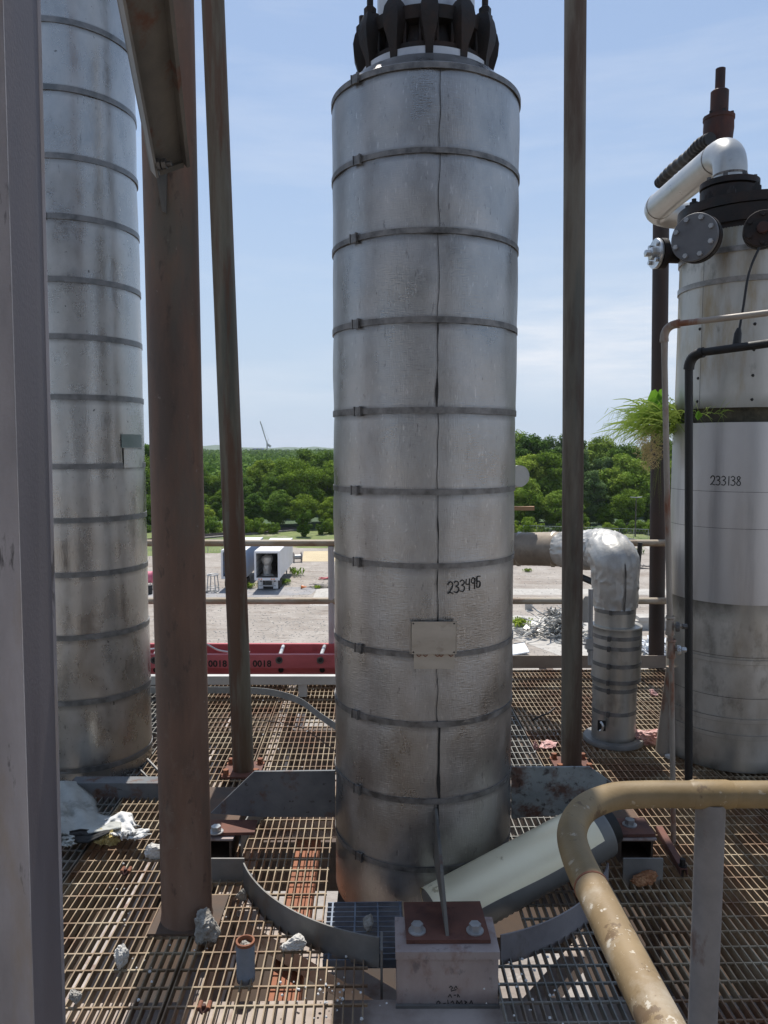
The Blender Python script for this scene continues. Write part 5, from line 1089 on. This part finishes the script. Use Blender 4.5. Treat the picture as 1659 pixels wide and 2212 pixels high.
# ---------------------------------------------------------------- weeds growing from the tank gap
wc = D(1428,905,4.45); rr = random.Random(8)
t = thing('weed_clump', 'grassy weeds and dry roots growing out of the gap in the tank cladding', 'weeds', wc)
mb = MB()
def blade(p, tip, sag, wd):
    p, tip = Vector(p), Vector(tip); pts = smooth_path([p, p.lerp(tip,.5)+Vector((0,0,sag)), tip], 4); vs = []
    sd_ = Vector((rr.uniform(-.3,.3), rr.uniform(-.3,.3), 1)).normalized()*wd; k = len(pts)
    for i, q in enumerate(pts): f = 1-abs(i/(k-1)*2-.7)**1.5*.5 if i < k-1 else .05; vs += [q-sd_*f, q+sd_*f]
    mb.add(vs, [(2*i,2*i+1,2*i+3,2*i+2) for i in range(k-1)])
for i in range(620):
    s_ = wc+Vector((rr.gauss(.01,.06), rr.gauss(0,.06), rr.uniform(-.08,.05))); a = rr.uniform(0,6.28); l = rr.uniform(.08,.24)
    blade(s_, s_+Vector((math.cos(a)*l-.04, math.sin(a)*l*.7-.03, rr.uniform(-.13,.09))), rr.uniform(.01,.05), rr.uniform(.002,.0045))
for i in range(75):                       # long drooping seed heads to the left
    s_ = wc+Vector((rr.gauss(-.02,.03), rr.gauss(0,.04), rr.uniform(-.02,.06))); q = D(rr.uniform(1300,1385), rr.uniform(885,955), 4.4+rr.uniform(-.1,.1)); blade(s_, q, rr.uniform(.02,.05), .0014)
    for k in range(5): e_ = q+Vector((rr.uniform(-.01,.07), rr.uniform(-.02,.02), rr.uniform(-.0,.03))); blade(e_, e_+Vector((rr.uniform(-.025,.0), 0, -rr.uniform(.03,.06))), 0, .0016)
for i in range(40):
    s_ = D(rr.uniform(1480,1570), 893, 3.98); blade(s_, s_+Vector((rr.uniform(-.05,.06), -rr.uniform(0,.05), rr.uniform(-.08,.08))), .01, .0016)
for i in range(10):
    s_ = wc+Vector((rr.uniform(-.03,.03),0,-.1)); blade(s_, s_+Vector((rr.uniform(-.06,.05), -.02, -rr.uniform(.2,.5))), 0, .0013)
mb.build('blades', M['blade'], t, smooth=False)['kind'] = 'stuff'
mb = MB(); rc = D(1404,968,4.36)
for i in range(900):
    d = Vector((rr.gauss(0,1), rr.gauss(0,1), rr.gauss(0,1))).normalized(); q = rc+Vector((d.x*.085*(1+.4*d.z), d.y*.07, d.z*.125))*rr.uniform(.3,1.1); e_ = q+Vector((rr.uniform(-.02,.02),rr.uniform(-.02,.02),rr.uniform(-.03,.01)))
    blade(q, e_, rr.uniform(-.008,.008), .0018)
mb.build('dry_roots', M['straw'], t, smooth=False)['kind'] = 'stuff'
for (px,py,s_) in ((1413,862,.055),(1430,856,.045),(1421,882,.05),(1398,893,.04),(1508,898,.025),(1470,905,.03)):
    mb = MB(); c_ = D(px,py,4.4 if px < 1500 else 3.95); mb.add([c_+Vector((0,0,-s_)), c_+Vector((-s_*.8,-.01,-.2*s_)), c_+Vector((-s_*.4,-.005,s_*.8)), c_+Vector((s_*.1,0,s_)), c_+Vector((s_*.8,-.01,.1*s_)), c_+Vector((0,.01,0))], [(0,5,1),(1,5,2),(2,5,3),(3,5,4),(4,5,0)]); mb.build('leaf', M['broadleaf'], t, smooth=False)

# ================================================================ NEAR GUARD RAIL
rp = [(1800,1716),(1659,1716),(1500,1716),(1390,1716),(1320,1722),(1262,1748),(1236,1795),(1246,1850),(1278,1918)]
P1 = [G(px,py,1.0) for px,py in rp]
t = thing('guard_rail', 'near ochre tubular guard rail with a rounded corner, bottom right of the view', 'railing', (P1[2].x,P1[2].y,0))
mb = MB(); mb.tube(smooth_path(P1,8), .0285, 28); mb.build('top_rail', M['rail_near'], t)
P2 = [G(1278,1918,1.0), G(1345,2050,1.0), G(1442,2240,1.0), G(1560,2480,1.0)]
mb = MB(); mb.tube(smooth_path(P2,6), .0292, 28); mb.build('side_rail', M['rail_white'], t)
mb = MB(); ax_ = (P2[1]-P2[0]); mb.lathe([(.0285,-.003),(.0302,-.002),(.0302,.002),(.0285,.003)], n=28, axis=ax_, org=P2[0]); mb.build('joint', M['orange_rust'], t)
pp_ = G(1536,1716,1.0); mb = MB(); mb.tube([(pp_.x,pp_.y,.0),(pp_.x,pp_.y,.985)], .0305, 28); mb.build('post', M['post_near'], t)
pj = G(1536,1716,1.0); mb = MB(); mb.lathe([(.0285,-.045),(.0305,-.036),(.0305,.036),(.0285,.045)], n=28, axis=(1,0,0), org=pj); mb.build('weld_collar', M['rail_near'], t)

# ================================================================ LOOSE THINGS ON THE GRATING
def rock(px, py, sx, sy, sz, m, name, label, cat, seed, z=.0, rough=.35, group=None, sub=4):
    bm = bmesh.new(); bmesh.ops.create_icosphere(bm, subdivisions=sub, radius=1)
    c = G(px,py,z)
    rq = random.Random(seed); planes = [(Vector((rq.gauss(0,1),rq.gauss(0,1),rq.gauss(0,1))).normalized(), rq.uniform(.5,.85)) for _ in range(9)]
    for v in bm.verts:
        p = v.co.copy()
        for nn, dd_ in planes:
            k = p.dot(nn)
            if k > dd_: p -= nn*(k-dd_)
        p *= 1+rough*.4*mnoise.noise(v.co*2.3+Vector((seed*3.1,0,0)))+rough*.28*mnoise.noise(v.co*6+Vector((seed,2,0)))+.10*mnoise.noise(v.co*14+Vector((seed,5,0))); v.co = Vector((p.x*sx+c.x, p.y*sy+c.y, p.z*sz+c.z+sz*.62))
    me = bpy.data.meshes.new(name); bm.to_mesh(me); bm.free(); me.materials.append(m)
    o = bpy.data.objects.new(name, me); C.objects.link(o); return tag(o, label, cat, group)
gr = 'broken chunks lying on the grating'
rock(336,1850,.045,.04,.036, M['concrete_pale'], 'concrete_chunk', 'pale concrete chunk on the grating, touching the left side of the brown column', 'concrete chunk', 1, group=gr)
rock(263,2088,.026,.03,.045, M['concrete_pale'], 'concrete_chunk', 'upright white chunk on the grating between the left edge upright and the brown column', 'concrete chunk', 2, group=gr)
rock(447,2025,.055,.04,.07, M['concrete'], 'concrete_chunk', 'largest rough grey concrete chunk, against the right foot of the brown column', 'concrete chunk', 5, rough=.6, group=gr)
rock(634,2052,.043,.036,.034, M['concrete_pale'], 'concrete_chunk', 'white broken chunk in front of the left curved toe plate', 'concrete chunk', 4, group=gr)
rock(523,1944,.022,.02,.03, M['concrete'], 'concrete_chunk', 'small mossy chunk leaning on the left end of the curved toe plate', 'concrete chunk', 6, rough=.6, group=gr)
rock(797,2000,.022,.05,.022, M['concrete'], 'concrete_chunk', 'flat grey chunk lying on the blue grating in front of the central column', 'concrete chunk', 7, group=gr)
rock(164,2165,.02,.02,.03, M['concrete'], 'concrete_chunk', 'tiny grey chunk at the foot of the left edge upright', 'concrete chunk', 8, rough=.6, group=gr)
rock(1390,1905,.06,.04,.03, M['orange_rubble'], 'rubble_lump', 'orange-brown rubble lump in front of the right support beam', 'rubble', 9, rough=.7)
rock(1397,1602,.10,.06,.05, M['pink'], 'insulation_chunk', 'large pink insulation chunk right of the base of the wrapped pipe', 'insulation', 10, rough=.8, group='pink insulation scraps')
rock(1432,1603,.035,.03,.035, M['pink'], 'insulation_chunk', 'small pink scrap touching the stained sleeve by the tank', 'insulation', 11, rough=.8, group='pink insulation scraps')
rock(1410,1502,.032,.03,.026, M['pink'], 'insulation_chunk', 'small round pink scrap farther back on the grating', 'insulation', 12, rough=.8, group='pink insulation scraps')
rock(1184,1612,.06,.05,.015, M['pink'], 'insulation_chunk', 'crumbled pink scraps left of the right rusty pipe column', 'insulation', 13, rough=.9, group='pink insulation scraps')
rock(1157,1618,.014,.02,.03, M['pink'], 'insulation_chunk', 'narrow pink flake standing on the grating near the central column', 'insulation', 14, rough=.8, group='pink insulation scraps')
rock(1448,1637,.03,.03,.012, M['plaster'], 'plaster_flake', 'white flake at the foot of the tank sleeve', 'plaster', 15)
# stub pipe
c_ = G(531,2104,0); t = thing('stub_pipe', 'short blue-grey pipe stub with a rusty rim standing on the grating', 'pipe stub', c_)
mb = MB(); mb.lathe([(.030,-.02),(.0305,.0),(.0305,.112)], c=(c_.x,c_.y), n=36); mb.build('wall', M['blue_stub'], t)
mb = MB(); mb.lathe([(.0308,.108),(.0312,.118),(.025,.119),(.0245,.09)], c=(c_.x,c_.y), n=36); mb.build('rim', M['orange_rust'], t)
o = rock(531,2104,.024,.024,.018, M['concrete'], 'fill', None, None, 17, z=0, rough=.7); del_loc = Vector(t['_o']); o.parent = t; o.location = Vector((0,0,.085))-del_loc
# torn insulation jacket at the left
t = thing('torn_jacket', 'torn grey insulation jacket with a ragged white edge, heaped at the left', 'torn insulation', G(200,1800,0))
def drape(outline_px, Y0, Y1, m, nm, seed, amp=.02, nx=26, ny=16, ragged=0):
    (x0,y0),(x1,y1) = outline_px; mb = MB(); vs = []
    for j in range(ny+1):
        for i in range(nx+1):
            fi, fj = i/nx, j/ny; px = x0+(x1-x0)*fi; top = y0(px) if callable(y0) else y0; bot = y1(px) if callable(y1) else y1
            py = top+(bot-top)*fj; Y = Y0+(Y1-Y0)*fj + amp*mnoise.noise(Vector((fi*4+seed, fj*4, 0)))*2 + .03*math.sin(fi*3+fj*2)
            p = D(px, py, Y)
            if ragged and i == nx: p.x += ragged*mnoise.noise(Vector((fj*14, seed, 0)))*2
            if ragged and j == ny: p.z += ragged*mnoise.noise(Vector((fi*14, seed, 3)))
            vs.append(p)
    w1 = nx+1; mb.add(vs, [(j*w1+i, j*w1+i+1, (j+1)*w1+i+1, (j+1)*w1+i) for j in range(ny) for i in range(nx)])
    o = mb.build(nm, m, t, ang=1.2); md = o.modifiers.new('thick', 'SOLIDIFY'); md.thickness = .006; return o
def lerp_(pts): 
    def f(x):
        for (a,b),(c,d) in zip(pts[:-1], pts[1:]):
            if a <= x <= c: return b+(d-b)*(x-a)/(c-a)
        return pts[0][1] if x < pts[0][0] else pts[-1][1]
    return f
drape(((110,lerp_([(110,1692),(135,1688),(163,1690),(188,1713),(200,1722),(210,1740),(228,1752),(262,1755)])),(262,lerp_([(110,1790),(160,1812),(200,1800),(262,1790)]))), 3.68, 3.28, M['torn_jacket'], 'jacket_sheet', 2, .03)
drape(((150,lerp_([(150,1795),(175,1790),(237,1796)])),(237,lerp_([(150,1822),(190,1822),(237,1800)]))), 3.26, 3.2, M['dark_gap'], 'painted_shade_fold', 5, .01)  # near-black colour stands in for shade under the jacket edge
drape(((226,lerp_([(226,1772),(262,1752),(285,1756),(292,1778)])),(293,lerp_([(226,1798),(262,1806),(280,1800),(293,1796)]))), 3.42, 3.24, M['plaster'], 'ragged_edge', 7, .03, ragged=.03)
drape(((262,lerp_([(262,1797),(318,1790)])),(318,lerp_([(262,1812),(300,1814),(318,1806)]))), 3.22, 3.2, M['plaster'], 'ragged_flap', 9, .012, ragged=.015)
drape(((128,lerp_([(128,1800),(165,1806)])),(160,lerp_([(128,1826),(160,1824)]))), 3.2, 3.14, M['torn_jacket'], 'small_fold', 12, .02, ragged=.015)
rock(232,1822,.06,.045,.04, M['wool'], 'insulation_wool', 'lump of yellow glass wool spilling from the torn jacket', 'insulation', 20, rough=.9, sub=4)
# rust strut at right and bent hook bolts
a, b = G(1424,1785,.05), G(1478,1878,.04); mb = MB(); mb.bar(a, b, .028, .004); d_ = (b-a).normalized(); s_ = Vector((d_.y,-d_.x,0)); mb.bar(a+s_*.013-Vector((0,0,.014)), b+s_*.013-Vector((0,0,.014)), .004, .024); mb.bar(a-s_*.013-Vector((0,0,.014)), b-s_*.013-Vector((0,0,.014)), .004, .024)
t = thing('slotted_strut', 'red-rusty slotted strut propped on the grating right of the right support beam', 'strut', a); mb.build('channel', M['red_plate'], t, smooth=False)
mb = MB()
for f in (.2,.4,.6,.8): p = a.lerp(b,f)+s_*-.0155-Vector((0,0,.014)); mb.obox(p, d_*.014, s_*.0005, Vector((0,0,.005)))
mb.build('slot', M['bolt'], t, smooth=False)
mb = MB(); mb.hexbolt(b-d_*.02+Vector((0,0,.003)), (0,0,1), .012, .03); mb.tube([b-d_*.02, b-d_*.02-Vector((0,0,.05))], .006, 8); mb.build('bolt', M['black_iron'], t)
for i, (px,py,lb) in enumerate(((497,3425,0),(805,3960,0))):
    c_ = G(px/1.8228*1.0, py/1.8228, .006); t = thing('grating_clip', ['rusty grating clip on the sunlit left panel, below the first white chunk','rusty grating clip across the panel seam near the bottom edge'][i], 'grating clip', c_, 'rusty clips on the grating')
    for q in (-1,1):
        mb = MB(); mb.tube([c_+Vector((q*.014,-.016,0)), c_+Vector((q*.014,.016,0))], .0075, 10); mb.build('jaw', M['orange_rust'], t)
    mb = MB(); mb.tube(smooth_path([c_+Vector((-.014,-.014,.004)), c_+Vector((0,-.02,-.01)), c_+Vector((.014,-.014,.004))],4), .005, 8); mb.hexbolt(c_+Vector((0,-.008,-.004)), (0,0,1), .007, .014); mb.build('bridge', M['rust_valve'], t)
mb = MB(); mb.tube(smooth_path([G(1150,1556,.02),G(1165,1548,.03),G(1185,1540,.03),G(1200,1528,.05)],5), .006, 7); tag(mb.build('bent_rod', M['black_iron']), 'short bent black rod lying on the grating left of the right rusty pipe', 'rod')
# paper and plaster crumbs caught in the grating
rr = random.Random(44); mb = MB()
for i in range(150):
    px, py = rr.choice([(rr.gauss(700,60), rr.gauss(2150,30)), (rr.gauss(350,90), rr.gauss(1990,90)), (rr.gauss(620,40), rr.gauss(1560,40)), (rr.gauss(1170,25), rr.gauss(1600,18)), (rr.gauss(1150,60), rr.gauss(2120,50))])
    c_ = G(px, min(2260,py), .004); s_ = rr.uniform(.002,.006); mb.lathe([(s_,0),(s_*.7,s_*.8),(.0005,s_)], n=5, axis=(rr.uniform(-.5,.5),rr.uniform(-.5,.5),1), org=c_)
tag(mb.build('plaster_crumbs', M['plaster'], smooth=False), 'tiny white plaster crumbs scattered over the grating bars', 'crumbs', kind='stuff')

# ================================================================ HAZE
hz = bpy.data.materials.new('haze_air'); hz.use_nodes = True; nt = hz.node_tree
for n in list(nt.nodes):
    if n.type != 'OUTPUT_MATERIAL': nt.nodes.remove(n)
pv = nt.nodes.new('ShaderNodeVolumePrincipled'); pv.inputs['Color'].default_value = (.86,.92,1,1); pv.inputs['Density'].default_value = .00009; pv.inputs['Anisotropy'].default_value = .3
nt.links.new(pv.outputs[0], nt.nodes['Material Output'].inputs['Volume'])
HAZE = True
if HAZE:
    mb = MB(); mb.box((-6500,-900,ZG-1),(6500,9500,75)); o = mb.build('haze', hz, smooth=False); o['kind'] = 'stuff'
for o in bpy.data.objects:
    if '_o' in o: del o['_o']
